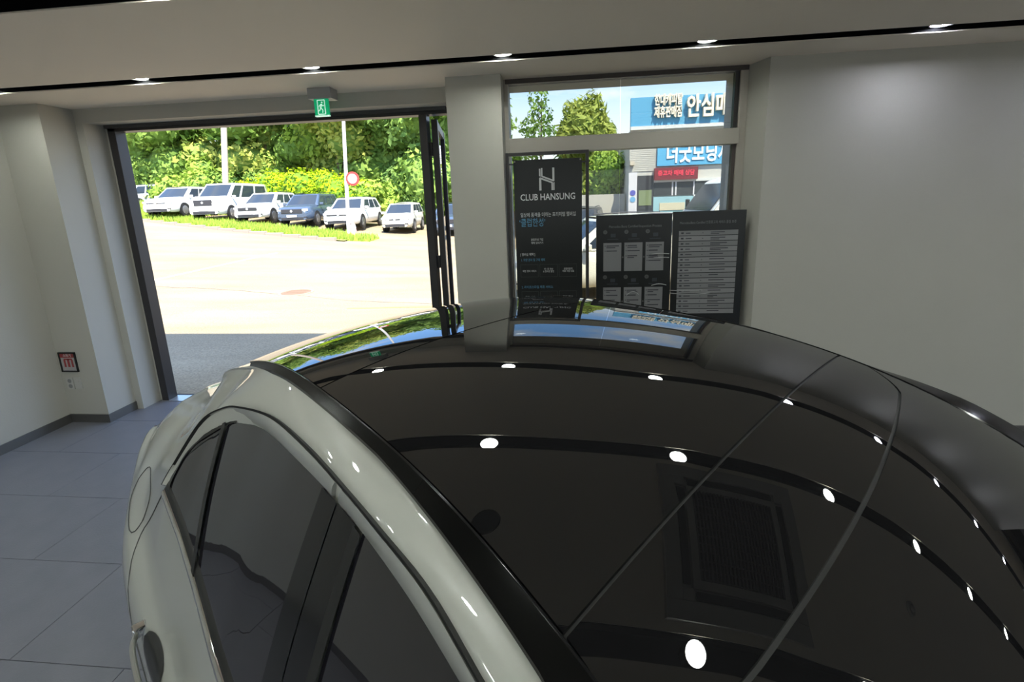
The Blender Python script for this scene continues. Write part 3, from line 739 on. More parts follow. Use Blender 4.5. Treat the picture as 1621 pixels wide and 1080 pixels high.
    # door handle over a flush dark patch painted as the recess's shade
    for sh in ((1.10,), (.02,)):
        s0 = sh[0]; hz = .925; ht = body_t(s0, .925)
        rec = MB(); rws = []
        for i in range(13):
            a = i / 12 * 2 - 1; row = []
            for j in range(9):
                b_ = j / 8 * 2 - 1; r_ = math.sqrt(max(0, 1 - min(1, a * a * .9 + b_ * b_ * .9)))
                dz = b_ * .034 * math.sqrt(max(0.0, 1 - a * a)); yy = s0 + a * .100; row.append((sx * (body_t(yy, hz + dz) + .0022), yy, hz + dz))
            rws.append(row)
        rec.grid(rws).build('handle_recess_shade', mat('recess_shade_paint', (.03, .03, .03), .3), CAR, True)
        hb = MB(); ring_ = []
        for i in range(21):
            u = i / 20 * 2 - 1; bow = .036 - .028 * u ** 4 if abs(u) < 1 else .008; wv = .017 * (1 - .35 * u * u)
            yy = s0 + u * .145; row = []
            for k in range(10):
                a = 2 * math.pi * k / 10; row.append((sx * (ht + bow + .007 * math.cos(a)), yy, hz + wv * math.sin(a)))
            ring_.append(row + [row[0]])
        hdl = hb.grid(ring_).build('door_handle', PAINT, CAR, True)
        cs = MB(); rws = []
        for i in range(17):
            u = i / 16 * 2 - 1; bow = .036 - .028 * u ** 4
            rws.append([(sx * (ht + bow + .0085), s0 + u * .13, hz + .004), (sx * (ht + bow + .0055), s0 + u * .13, hz + .0145), (sx * (ht + bow - .001), s0 + u * .13, hz + .0175)])
        cs.grid(rws).build('chrome_strip', CHROME, hdl, True)
        for u in (-1, 1): MB().box(min(sx * (ht - .005), sx * (ht + .030)), max(sx * (ht - .005), sx * (ht + .030)), s0 + u * .13 - .014, s0 + u * .13 + .014, hz - .016, hz + .018).build('handle_mount', CHROME, hdl, bevel=.005)
    # tail lamp, head lamp, mirror
    pts = [section_pts(2.60 + .014 * i) for i in range(7)]
    rws = [[(sx * (t + .004), 2.60 + .014 * i, z) for t, z in pp[20:27]] for i, pp in enumerate(pts)]
    MB().grid(rws).build('tail_lamp', mat('tail_red', (.30, .01, .01), .1), CAR, True)
    pts = [section_pts(-2.30 + .05 * i) for i in range(8)]
    rws = [[(sx * (t + .004), -2.30 + .05 * i, z) for t, z in pp[14:24]] for i, pp in enumerate(pts)]
    MB().grid(rws).build('headlight', mat('lamp_clear', (.5, .52, .55), .05, metal=.3), CAR, True)
    mr = MB(); R_ = []
    for i in range(9):
        u = i / 8; r_ = .5 * math.sin(math.pi * (u * .9 + .07)); row = []
        for k in range(13): a = 2 * math.pi * k / 12; row.append((sx * (.93 + u * .20), -.52 + .11 * r_ * math.cos(a) * 1.4, 1.12 + .14 * r_ * math.sin(a)))
        R_.append(row)
    MB().grid(R_).build('side_mirror', PAINT, CAR, True)
gr = MB(); gr.box(-.42, .42, -2.385, -2.34, .40, .66); gr.build('grille', RUBBER, CAR, bevel=.02)
# seams on the near side: fuel flap and rear door shut line, following the body surface
def body_pt(s, fr, off=.0006):
    pp = section_pts(s); k = fr * (len(pp) - 1); i = min(int(k), len(pp) - 2); f = k - i
    t = pp[i][0] + (pp[i + 1][0] - pp[i][0]) * f; z = pp[i][1] + (pp[i + 1][1] - pp[i][1]) * f
    return Vector((-(t + off), s, z + off))
nS = len(section_pts(0.0)) - 1
SEAM = mat('seam_dark', (.06, .06, .06), .6)
fuel = []
for k in range(33):
    a = 2 * math.pi * k / 32; c_, s__ = math.cos(a), math.sin(a)
    q = 4.0; rr = (abs(c_) ** q + abs(s__) ** q) ** (-1 / q)
    fuel.append(body_pt(1.80 + .15 * c_ * rr, (21.7 + 2.3 * s__ * rr) / nS))
MB().tube(fuel, .0018, 6).build('fuel_flap_seam', SEAM, CAR)
shut = [body_pt(1.445 + .155 * (k / 9) ** .9, (17.6 + k * .49) / nS) for k in range(10)] + [body_pt(1.60 - .012 * k * k * .35, (22.1 + k * .5) / nS) for k in range(1, 14)]
MB().tube(shut, .0018, 6).build('door_shut_line', SEAM, CAR)

# ------------------------------------------------------------------ outside: ground
def zcl(X):
    if X < -5: return .16 + min(-5 - X, 26.) * .0835
    return max(0, .16 - .05 * (X + 5))
def GZ(X, Y):
    f = min(1.08, max(0, (Y - 6) / 18.)); return zcl(X) * f - .012 * (1 if Y > 4.7 else 1)
def asphalt():
    m = bpy.data.materials.new('asphalt'); m.use_nodes = True; n = m.node_tree; b = n.nodes['Principled BSDF']
    t = n.nodes.new('ShaderNodeTexCoord'); a = n.nodes.new('ShaderNodeTexNoise'); a.inputs['Scale'].default_value = .45; a.inputs['Detail'].default_value = 9; a.inputs['Roughness'].default_value = .6
    mp_ = n.nodes.new('ShaderNodeMapping'); mp_.inputs['Scale'].default_value = (.5, 2.2, 1); n.links.new(t.outputs['Object'], mp_.inputs[0]); n.links.new(mp_.outputs[0], a.inputs['Vector'])
    c = n.nodes.new('ShaderNodeValToRGB'); c.color_ramp.elements[0].position = .32; c.color_ramp.elements[0].color = (.265, .205, .125, 1); c.color_ramp.elements[1].position = .62; c.color_ramp.elements[1].color = (.36, .285, .178, 1)
    n.links.new(a.outputs['Fac'], c.inputs[0])
    g = n.nodes.new('ShaderNodeTexNoise'); g.inputs['Scale'].default_value = 45; g.inputs['Detail'].default_value = 5; n.links.new(t.outputs['Object'], g.inputs['Vector'])
    mm = n.nodes.new('ShaderNodeMix'); mm.data_type = 'RGBA'; mm.blend_type = 'MULTIPLY'; mm.inputs[0].default_value = .75
    g2 = n.nodes.new('ShaderNodeValToRGB'); g2.color_ramp.elements[0].position = .35; g2.color_ramp.elements[0].color = (.55, .55, .55, 1); g2.color_ramp.elements[1].position = .65
    n.links.new(g.outputs['Fac'], g2.inputs[0]); n.links.new(c.outputs[0], mm.inputs[6]); n.links.new(g2.outputs[0], mm.inputs[7]); n.links.new(mm.outputs[2], b.inputs['Base Color'])
    b.inputs['Roughness'].default_value = .9; return m
xs = [-70 + 2.0 * i for i in range(56)]; ys = [4.62 + i * .9 for i in range(60)]
gd = struct(MB().grid([[(x, y, GZ(x, y)) for x in xs] for y in ys]).build('ground', asphalt(), None, True))
struct(box('ground_yard', -70, 60, -60, 4.62, -.5, -.31, mat('yard_ground', (.33, .32, .30), .9)))
struct(box('ground_side_yard', XR + .3, 40, -40, 4.62, -.31, -.05, mat('yard_concrete', (.45, .44, .42), .9)))
# paint stripes, crack, manhole
def road_strip(name, p, q, wd, m, lift=.004):
    p, q = Vector(p), Vector(q); d = (q - p); nn = Vector((-d.y, d.x)).normalized() * wd / 2; k = 14; rows = []
    for i in range(k + 1):
        c = p + d * i / k; a, b = c + nn, c - nn; rows.append([(a.x, a.y, GZ(a.x, a.y) + lift), (b.x, b.y, GZ(b.x, b.y) + lift)])
    return MB().grid(rows).build(name, m)
ln = road_strip('road_marking', (-10.9, 11.3), (-10.3, 16.3), .14, mat('road_paint', (.52, .50, .45), .8)); tag(ln, 'worn white line running across the sunlit road towards the parked cars', 'road marking')
ln = road_strip('road_marking', (-4.2, 8.7), (-1.6, 8.9), .10, mat('road_paint_yellow', (.50, .38, .10), .8)); tag(ln, 'faded yellow line on the sunlit asphalt near the open door leaf', 'road marking')
ck = MB(); random.seed(2); pts_ = []
for i in range(30):
    f = i / 29; x = -10.2 + f * 8.2; y = 10.75 - f * 1.7 + random.uniform(-.04, .04) + .15 * math.sin(f * 6); pts_.append((x, y))
for (xa, ya), (xb, yb) in zip(pts_[:-1], pts_[1:]):
    ck.add([(xa, ya - .012, GZ(xa, ya) + .003), (xb, yb - .012, GZ(xb, yb) + .003), (xb, yb + .012, GZ(xb, yb) + .003), (xa, ya + .012, GZ(xa, ya) + .003)], [(0, 1, 2, 3)])
tag(ck.build('asphalt_crack', mat('crack_dark', (.12, .11, .10), .9)), 'thin dark crack line running across the sunlit asphalt', 'crack')
mh = empty('manhole_cover', (-6.12, 10.2, GZ(-6.12, 10.2)), 0, 'round brown iron manhole cover in the sunlit road', 'manhole cover')
MB().cyl((0, 0, -.02), (0, 0, .012), .33, n=32).build('cover', mat('rust_iron', (.20, .13, .085), .8), mh)
q = MB().cyl((0, 0, -.02), (0, 0, .006), .38, n=32).build('collar', mat('iron_collar', (.33, .27, .20), .85), mh)
for i in range(5): box('rib', -.24, .24, -.2 + i * .1 - .012, -.2 + i * .1 + .012, .012, .018, MATS['rust_iron'], mh)

# verge, curb
GRASS = mat('grass_green', (.20, .34, .035), .9, noise=(8, .3, (.32, .42, .05)))
vr = []
def curbY(X): return 19.6 + .0 + ( -9.5 - X) * .27 if X < -9.5 else 19.6
kb = empty('kerb', (0, 0, 0), 0, 'low grey concrete kerb along the grass verge across the road', 'kerb')
km = None; X = -27.0
while X < -9.8:
    a, b = X, X + .96; ya, yb = curbY(a), curbY(b)
    r = Vector((b - a, yb - ya)); an = math.atan2(r.y, r.x)
    o = MB().box(0, r.length - .03, 0, .18, -.25, .13).build('kerb_stone', mat('kerb_concrete', (.30, .26, .22), .9), kb, bevel=.01)
    o.location = (a, ya, (GZ(a, ya) + GZ(b, yb)) / 2); o.rotation_euler = (0, 0, an); X = b
def blades(n, region, hmin, hmax, wd, seed):
    random.seed(seed); mb = MB(); k = 0
    vs = []; fs = []
    for i in range(n):
        x, y = region(); h = random.uniform(hmin, hmax); a = random.uniform(0, math.pi); dx, dy = math.cos(a) * wd, math.sin(a) * wd
        z = GZ(x, y) - .01; lx, ly = random.uniform(-.08, .08), random.uniform(-.08, .08)
        vs += [(x - dx, y - dy, z), (x + dx, y + dy, z), (x + lx, y + ly, z + h)]; fs.append((len(vs) - 3, len(vs) - 2, len(vs) - 1))
    return mb.add(vs, fs)
def reg():
    x = random.uniform(-27, -8.3); y0 = curbY(x) + .40; d = random.random() ** 1.3
    return x, y0 + d * (1.9 if x < -10 else 1.1)
gs = blades(14000, reg, .10, .34, .035, 5).build('grass', GRASS); gs['kind'] = 'stuff'; tag(gs, 'strip of sunlit green grass in front of the parked cars', 'grass')
rows = []
for i in range(60):
    x = -50 + i * .69; rows.append([(x, curbY(x) + .1, GZ(x, curbY(x)) + .05), (x, curbY(x) + 1.0, GZ(x, curbY(x) + 1) + .07), (x, curbY(x) + 2.2, GZ(x, curbY(x) + 2.2) + .03)])
struct(MB().grid(rows).build('ground_verge', mat('verge_soil', (.24, .26, .06), .95)))
random.seed(11); m_ = MB()
vs = []; fs = []
for i in range(3500):
    x = -20.4 - random.random() * 9; y = 24.5 + random.random() * 4; z = GZ(x, y); a = random.uniform(0, 3.14); h = random.uniform(.2, .7); dx, dy = math.cos(a) * .07, math.sin(a) * .07
    vs += [(x - dx, y - dy, z), (x + dx, y + dy, z), (x + random.uniform(-.15, .15), y, z + h)]; fs.append((len(vs) - 3, len(vs) - 2, len(vs) - 1))
o = m_.add(vs, fs).build('grass', GRASS); o['kind'] = 'stuff'; tag(o, 'patch of tall weeds behind the leftmost parked car', 'grass')

# ------------------------------------------------------------------ parked cars
def parked(name, X, Y, head, L_, W_, H_, paint, label, hood=.62, style='suv', grille=(.45, .20), group='parked cars across the road', van=False):
    """local frame: +y is the nose, x is width; head = world direction of the nose"""
    r = empty(name, (X, Y, GZ(X, Y) + .01), head - math.pi / 2, label, 'car', group)
    w2_ = W_ / 2; yl = L_ / 2
    belt = H_ * (.60 if not van else .55)
    hoodz = H_ * hood
    if van: prof = [(yl, .42 * H_), (yl - .05, .50 * H_), (yl - .35, .56 * H_), (yl - .95, .62 * H_), (yl - 1.1, .63 * H_), (-yl + .1, .63 * H_), (-yl, .50 * H_)]
    elif style == 'hatch': prof = [(yl, .40 * H_), (yl - .06, .50 * H_), (yl - .35, .575 * H_), (yl - .85, .64 * H_), (yl - 1.0, .66 * H_), (-yl + .1, .68 * H_), (-yl, .55 * H_)]
    else: prof = [(yl, .42 * H_), (yl - .07, .52 * H_), (yl - .35, .585 * H_), (yl - 1.0, .625 * H_), (yl - 1.2, .635 * H_), (-yl + .12, .66 * H_), (-yl, .54 * H_)]
    rows = []
    for i in range(33):
        y = yl - L_ * i / 32; zt = None
        for (ya, za), (yb, zb) in zip(prof[:-1], prof[1:]):
            if yb <= y <= ya: zt = za + (zb - za) * (ya - y) / (ya - yb + 1e-9)
        zt = zt or prof[-1][1]
        e_ = min(1, (yl - abs(y)) / .55); k = w2_ * (.80 + .20 * math.sin(e_ * math.pi / 2)); e3 = .86 + .14 * min(1, e_ * 2.2)
        zb_ = .24 + (1 - min(1, e_ * 3)) * .04
        half = [(k * .90 * .95, zb_), (k * .97, zb_ + .06), (k, zb_ + (zt - zb_) * .35), (k * .985, zb_ + (zt - zb_) * .62), (k * .94, zb_ + (zt - zb_) * .86), (k * .86, zt - .015), (k * .55, zt + .01), (0, zt + .018)]
        rows.append([(-a, y, b) for a, b in half] + [(a, y, b) for a, b in reversed(half[:-1])])
    b_ = MB().grid(rows); 
    for rr in (rows[0], rows[-1]): b_.add(rr, [tuple(range(len(rr)))])
    b_.build('body', paint, r, True)
    # cabin
    if van: f0, f1, b0, b1 = yl - .85, yl - 1.75, -yl + .06, -yl + .16
    elif style == 'hatch': f0, f1, b0, b1 = yl - .80, yl - 1.55, -yl + .10, -yl + .42
    else: f0, f1, b0, b1 = yl - 1.12, yl - 1.90, -yl + .14, -yl + .62
    zb_ = belt; wt_ = w2_ * (.76 if not van else .82); wb_ = w2_ * .93
    def cab(f, u, side):           # f: 0 belt..1 roof, u: 0 front .. 1 rear
        ya, yb = f0 + (f1 - f0) * f, b0 + (b1 - b0) * f
        y = ya + (yb - ya) * u; x = wb_ + (wt_ - wb_) * f
        return Vector((side * x, y, zb_ + (H_ - .07 - zb_) * f))
    rows = []
    for f in (0, .25, .5, .75, 1.0):
        row = []
        for u in [i / 12 for i in range(13)]: row.append(cab(f, u, 1))
        for k in range(1, 7): q = k / 7; p0, p1 = cab(f, 1, 1), cab(f, 1, -1); v_ = p0.lerp(p1, q); v_.y -= .05 * math.sin(math.pi * q); row.append(v_)
        for u in [i / 12 for i in range(12, -1, -1)]: row.append(cab(f, u, -1))
        for k in range(1, 7): q = k / 7; p0, p1 = cab(f, 0, -1), cab(f, 0, 1); v_ = p0.lerp(p1, q); v_.y += .12 * math.sin(math.pi * q); row.append(v_)
        row.append(row[0]); rows.append(row)
    top = []
    c_ = MB().grid(rows)
    ru = [i / 12 for i in range(13)]
    rr = []
    for u in ru:
        a, b = cab(1, u, 1), cab(1, u, -1); row = []
        for k in range(9):
            q = k / 8; v_ = a.lerp(b, q); v_.z += (.07 * math.sin(math.pi * min(1, .12 + .76 * (1 - abs(2 * q - 1)) if False else q))) * (1 - .5 * abs(2 * u - 1) ** 3); v_.y += (.12 if u < .01 else 0) * math.sin(math.pi * q) - (.05 if u > .99 else 0) * math.sin(math.pi * q); row.append(v_)
        rr.append(row)
    c_.grid(rr); c_.build('cabin', paint, r, True)
    GLC = mat('far_car_glass', (.03, .04, .055), .12, spec=.25)
    def quad(name, fn, m, parent=r, n=6, k=4):
        rows = [[fn(i / n, j / k) for i in range(n + 1)] for j in range(k + 1)]
        return MB().grid(rows).build(name, m, parent, True)
    def ws(a, b):
        f = .05 + .86 * b; p0, p1 = cab(f, 0, -1), cab(f, 0, 1); q = .06 + .88 * a; v_ = p0.lerp(p1, q); v_.y += .12 * math.sin(math.pi * q) + .012; v_.z += .006; return v_
    quad('windshield', ws, GLC)
    def rw(a, b):
        f = .12 + .78 * b; p0, p1 = cab(f, 1, -1), cab(f, 1, 1); q = .08 + .84 * a; v_ = p0.lerp(p1, q); v_.y -= .05 * math.sin(math.pi * q) + .012; return v_
    quad('rear_window', rw, GLC)
    spans = [(.06, .34), (.37, .63), (.67, .90)] if not van else [(.03, .22), (.27, .58), (.62, .93)]
    for sd_ in (-1, 1):
        for (ua, ub) in spans:
            def sw_(a, b, ua=ua, ub=ub, sd_=sd_):
                f = .08 + .78 * b; u = ua + (ub - ua) * a
                if ua == spans[0][0]: u = ua + .0 + (ub - ua) * a
                v_ = cab(f, u, sd_); v_.x += sd_ * .012; return v_
            quad('side_window', sw_, GLC, n=3)
        mr_ = MB().box(-.10, .10, -.05, .05, -.07, .07).build('side_mirror', paint, r, bevel=.03); mr_.location = (sd_ * (w2_ + .07), f0 - .28, belt + .08)
        for yy in (yl - .88, -yl + .82):
            rad = .335 if H_ > 1.55 else .30
            w_ = empty('wheel', (sd_ * (w2_ - .10), yy, rad)); w_.parent = r
            MB().cyl((sd_ * .02, 0, 0), (sd_ * .108, 0, 0), rad + .055, n=24).build('wheel_arch', RUBBER, w_)
            MB().cyl((-.1, 0, 0), (sd_ * .118, 0, 0), rad, n=24).build('tyre', TYRE, w_)
            rm = MB(); 
            for k in range(5): rm.box(min(sd_ * .118, sd_ * .128), max(sd_ * .118, sd_ * .128), -.03, .03, .02, rad * .68, mtx=Matrix.Rotation(k * 2 * math.pi / 5, 4, 'X'))
            rm.cyl((sd_ * .117, 0, 0), (sd_ * .129, 0, 0), .06, n=12); rm.cyl((sd_ * .112, 0, 0), (sd_ * .124, 0, 0), rad * .70, rad * .66, 24)
            rm.build('rim', ALLOY, w_)
        hl = MB(); zz = H_ * .47
        hl.box(-.16, .16, -.05, .03, -.055, .055); h_ = hl.build('headlight', mat('far_lamp', (.55, .58, .62), .1), r, bevel=.02); h_.location = (sd_ * (w2_ * .70), yl - .06, zz); h_.rotation_euler = (0, 0, -sd_ * .35)
        fl_ = MB().box(-.09, .09, -.03, .03, -.04, .04).build('fog_lamp', mat('far_dark', (.03, .03, .035), .4), r, bevel=.01); fl_.location = (sd_ * w2_ * .72, yl - .03, .42)
        if style != 'hatch' and not van:
            pass
        tl = MB().box(-.10, .10, -.03, .05, -.09, .09).build('tail_lamp', MATS['tail_red'], r, bevel=.02); tl.location = (sd_ * w2_ * .74, -yl + .03, H_ * .53)
    gw, gh = grille; gz = H_ * .44
    gq = MB().box(-gw, gw, -.04, .035, -gh / 2, gh / 2).build('grille', mat('far_dark', (.03, .03, .035), .4), r, bevel=.02); gq.location = (0, yl - .01, gz)
    bi = MB().box(-w2_ * .62, w2_ * .62, -.05, .035, -.07, .07).build('bumper_intake', MATS['far_dark'], r, bevel=.02); bi.location = (0, yl - .01, .36)
    pn = MB().box(-.26, .26, 0, .02, -.055, .055).build('license_plate', mat('plate_white', (.7, .7, .68), .5), r); pn.location = (0, yl + .028, .49 if not van else .5)
    MB().cyl((0, yl + .02, gz + .01), (0, yl + .045, gz + .01), .06, n=16).build('badge', CHROME, r)
    if style == 'suv' and not van:
        for sd_ in (-1, 1): MB().tube([(sd_ * wt_ * .93, f1 - .15, H_ - .02), (sd_ * wt_ * .93, (f1 + b1) / 2, H_ + .0), (sd_ * wt_ * .93, b1 + .15, H_ - .03)], .014).build('roof_rail', MATS['far_dark'], r)
    return r
WH = mat('far_paint_white', (.78, .78, .76), .3, coat=.6)
NAVY = mat('far_paint_navy', (.05, .075, .12), .3, coat=.8)
SILV = mat('far_paint_silver', (.42, .45, .47), .3, coat=.6, metal=.2)
CREAM = mat('far_paint_cream', (.68, .66, .56), .3, coat=.6)
hd_ = math.radians(-86)
def along(q, Y, dx=0): return q
cars = [
 ('car', -21.2, 25.4, 4.3, 1.80, 1.62, WH, 'white compact crossover at the left end of the parked row', dict(grille=(.5, .05))),
 ('van', -18.75, 26.0, 5.1, 1.92, 1.96, WH, 'tall white passenger van, second from the left in the parked row', dict(van=True, grille=(.48, .30))),
 ('car', -16.2, 25.5, 4.35, 1.80, 1.58, WH, 'white small crossover with dark grille between the van and the navy car', dict(grille=(.50, .17))),
 ('car', -13.75, 25.5, 4.6, 1.86, 1.66, NAVY, 'dark navy crossover parked between two white cars', dict(grille=(.55, .22))),
 ('car', -11.2, 25.3, 4.6, 1.88, 1.60, WH, 'white angular crossover behind the traffic sign post', dict(grille=(.60, .07))),
 ('car', -8.35, 25.0, 3.6, 1.60, 1.49, CREAM, 'small cream hatchback at the right end of the parked row', dict(style='hatch', grille=(.28, .05))),
 ('car', -5.75, 25.5, 4.5, 1.82, 1.60, NAVY, 'dark blue car seen through the open door leaf glass', dict(grille=(.5, .2))),
]
for (nm, X, Y, L_, W_, H_, pc, lab, kw) in cars: parked(nm, X, Y, hd_, L_, W_, H_, pc, lab, **kw)
parked('car', -26.0, 30.0, math.radians(5), 4.5, 1.85, 1.62, SILV, 'silver hatchback behind the leftmost white car, tail to the left')
parked('car', 1.05, 10.2, math.radians(-165), 4.4, 1.8, 1.62, CREAM, 'pale car whose roof shows above the process board', group='cars outside the far window')
parked('car', .62, 16.8, math.radians(-100), 4.4, 1.75, 1.62, mat('far_paint_dark', (.05, .05, .055), .3), 'dark car with red roof light glimpsed right of the poster', group='cars outside the far window')

# white delivery truck at right outside the window
tk = empty('truck', (5.40, 13.8, GZ(4.5, 13)), math.radians(-172) - math.pi / 2, 'white cab truck nose at the right of the far window', 'truck')
prof = [(2.3, .45), (2.38, .9), (2.25, 1.25), (1.75, 1.42), (1.05, 2.28), (.55, 2.42), (-2.3, 2.46), (-2.4, .45)]
rows = []
for sx_, k in ((-1, .0), (-1, 1), (1, 1), (1, 0)):
    rows.append([(sx_ * (.95 if k else .88), y * (1 if k else .985), z if k else z - .0) for y, z in prof])
b_ = MB().grid(rows); b_.add(rows[0], [tuple(range(len(prof)))]); b_.add(rows[3], [tuple(range(len(prof)))]); b_.build('cab', WH, tk, bevel=.06)
GLC = MATS['far_car_glass']
b_ = MB(); b_.add([(-.80, 1.66, 1.50), (.80, 1.66, 1.50), (.76, 1.14, 2.18), (-.76, 1.14, 2.18)], [(0, 1, 2, 3)]); w__ = b_.build('windshield', GLC, tk); w__.location = (0, .03, .02); solidify(w__, .02)
for sx_ in (-1, 1):
    b_ = MB(); b_.add([(sx_ * .965, 1.50, 1.45), (sx_ * .965, .60, 1.40), (sx_ * .965, .60, 2.10), (sx_ * .965, 1.05, 2.10)], [(0, 1, 2, 3)]); b_.build('side_window', GLC, tk)
    box('side_mirror', sx_ * 1.12 - .08, sx_ * 1.12 + .08, 1.45, 1.53, 1.45, 1.80, RUBBER, tk, bevel=.02)
    for yy in (1.5, -1.5):
        wh_ = empty('wheel', (sx_ * .85, yy, .34)); wh_.parent = tk
        MB().cyl((-.1, 0, 0), (sx_ * .13, 0, 0), .34, n=24).build('tyre', TYRE, wh_); MB().cyl((sx_ * .12, 0, 0), (sx_ * .135, 0, 0), .2, n=20).build('rim', ALLOY, wh_)
    box('headlight', sx_ * .65 - .18, sx_ * .65 + .18, 2.30, 2.40, .85, 1.02, MATS['far_lamp'], tk, bevel=.02)
box('roof_lamp', -.30, .30, .30, .50, 2.44, 2.60, mat('roof_lamp_tan', (.5, .42, .25), .6), tk, bevel=.03)

# ------------------------------------------------------------------ building across the yard with blue signs
bd = empty('building', (2.57, 18.2, 0), 0, 'pale clad building with blue signs seen through the far window', 'building')
BWm = mat('cladding_white', (.52, .50, .45), .7)
box('wall', 0, 14, 0, 8, 0, 4.2, BWm, bd)
for i in range(22): box('cladding_board', -.02, 1.0, -.03, 0, 2.78 + i * .065, 2.78 + i * .065 + .052, BWm, bd)
box('corner_post', -.04, .26, -.06, .0, 0, 2.74, mat('post_white', (.60, .58, .60), .6), bd)
BLUE = mat('sign_blue', (.10, .33, .52), .5); BLUE2 = mat('sign_sky_blue', (.11, .38, .60), .5)
sg = box('upper_sign', -.02, 14, -.16, -.02, 4.32, 5.28, BLUE, bd); box('sign_ledge', -.02, 14, -.20, 0, 4.20, 4.32, mat('ledge_white', (.60, .60, .58), .6), bd)
SGL = mat('sign_letters_cream', (.80, .72, .58), .5)
t1 = text('lettering', '현대캐피탈\n제휴판매점',   .40, (1.24, -.26, 4.92), SGL, bd, depth=.05, xs=.52, bold=.012)
t2 = text('lettering', '안심매매상사', .80, (1.84, -.26, 4.84), SGL, bd, 'LEFT', .07, xs=.66, bold=.02)
box('lower_sign', .95, 14, -.10, 0, 2.93, 3.75, BLUE2, bd)
t3 = text('lettering', '더굿모닝자동차', .70, (1.24, -.12, 3.30), mat('sign_letters_white', (.85, .88, .88), .5), bd, 'LEFT', .01, xs=.70, bold=.018)
led = box('led_sign', .86, 2.36, -.22, -.02, 2.44, 2.86, mat('led_panel', (.10, .01, .015), .5, emit=(.45, .01, .03), es=.5), bd)
text('led_text', '중고차 매매 상담', .20, (1.60, -.232, 2.66), mat('led_red', (.6, .03, .06), .5, emit=(1, .05, .10), es=.6), bd, xs=.92, bold=.006)
DKW = mat('office_window', (.05, .055, .06), .15); DKF = mat('office_frame', (.035, .035, .04), .5)
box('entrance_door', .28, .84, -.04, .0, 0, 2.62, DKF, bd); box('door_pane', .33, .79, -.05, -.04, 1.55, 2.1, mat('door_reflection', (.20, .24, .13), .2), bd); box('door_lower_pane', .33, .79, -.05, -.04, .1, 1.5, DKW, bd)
box('office_window', .86, 5.2, -.05, 0, 1.88, 2.36, DKW, bd)
for x in (1.5, 1.62, 2.25, 3.2, 4.2): box('mullion', x, x + .05, -.07, -.05, 1.88, 2.36, MATS['post_white'], bd)
box('soffit_band', .86, 6, -.10, 0, 2.36, 2.46, MATS['ledge_white'], bd)
box('blue_panel', .86, 6, -.06, 0, .35, 1.84, mat('panel_pale_blue', (.28, .46, .50), .5), bd)
for x in (2.28, 3.6, 4.9): box('panel_post', x, x + .06, -.08, -.06, .35, 1.88, MATS['ledge_white'], bd)
box('notice_panel', 1.08, 1.98, -.08, -.06, 1.35, 1.62, mat('notice_cream', (.55, .50, .36), .5), bd)
for z, c in ((2.02, (.10, .10, .40)), (1.78, (.15, .35, .55))):
    MB().cyl((.11, -.065, z), (.11, -.075, z), .10, n=20).build('round_sticker', mat('sticker%.2f' % z, c, .5), bd)
box('wall_lamp', -.02, .14, -.2, -.03, 3.0, 3.14, mat('wall_lamp_cream', (.55, .48, .38), .5), bd)

# low pale wall left of the building, white wall panel far left, both structures of the street
struct(box('wall_yard', -1.2, 2.5, 19.0, 19.2, 0, 2.0, mat('yard_wall', (.45, .42, .36), .8)))
pp = box('white_fence_panel', -28.4, -27.05, 27.9, 28.0, 1.5, 3.85, mat('panel_white', (.70, .68, .66), .7)); tag(pp, 'tall white panel at the left end of the car park', 'panel')

# ------------------------------------------------------------------ poles, traffic sign, cone
ple = MB().cyl((-21.35, 28.9, GZ(-21.35, 28.9) - .1), (-19.95, 28.9, 11.5), .19, .15, 16).build('utility_pole', mat('pole_concrete', (.52, .44, .38), .8)); tag(ple, 'tall concrete utility pole behind the white van', 'pole')
p2 = empty('sign_post', (-9.72, 21.1, GZ(-9.72, 21.1)), 0, 'white street pole with round red bordered sign in front of the angular white car', 'sign post')
MB().cyl((0, 0, 0), (0.50, 0, 8.0), .085, .065, 16).build('pole', mat('pole_white', (.72, .70, .68), .5), p2)
sg = MB().cyl((.50, -.10, 2.62), (.50, -.07, 2.62), .31, n=32).build('sign_plate', mat('sign_red', (.50, .045, .04), .5), p2)
MB().cyl((.50, -.115, 2.62), (.50, -.10, 2.62), .215, n=32).build('sign_face', mat('sign_white', (.7, .62, .60), .5), sg)
MB().box(.45, .55, -.122, -.115, 2.48, 2.76).build('sign_mark', mat('sign_mark_grey', (.40, .36, .45), .5), sg)
box('sign_bracket', .12, .45, -.07, -.03, 2.59, 2.65, MATS['pole_white'], p2)
cn = empty('traffic_cone', (-9.42, 21.0, GZ(-9.42, 21.)), 0, 'faded pink traffic cone at the foot of the sign post', 'traffic cone')
MB().cyl((0, 0, .03), (0, 0, .95), .19, .035, 20).build('cone', mat('cone_pink', (.62, .30, .26), .6), cn); box('base', -.22, .22, -.22, .22, 0, .035, MATS['cone_pink'], cn)
MB().cyl((0, 0, .45), (0, 0, .62), .127, .098, 20).build('reflective_band', mat('cone_band', (.75, .7, .68), .5), cn)

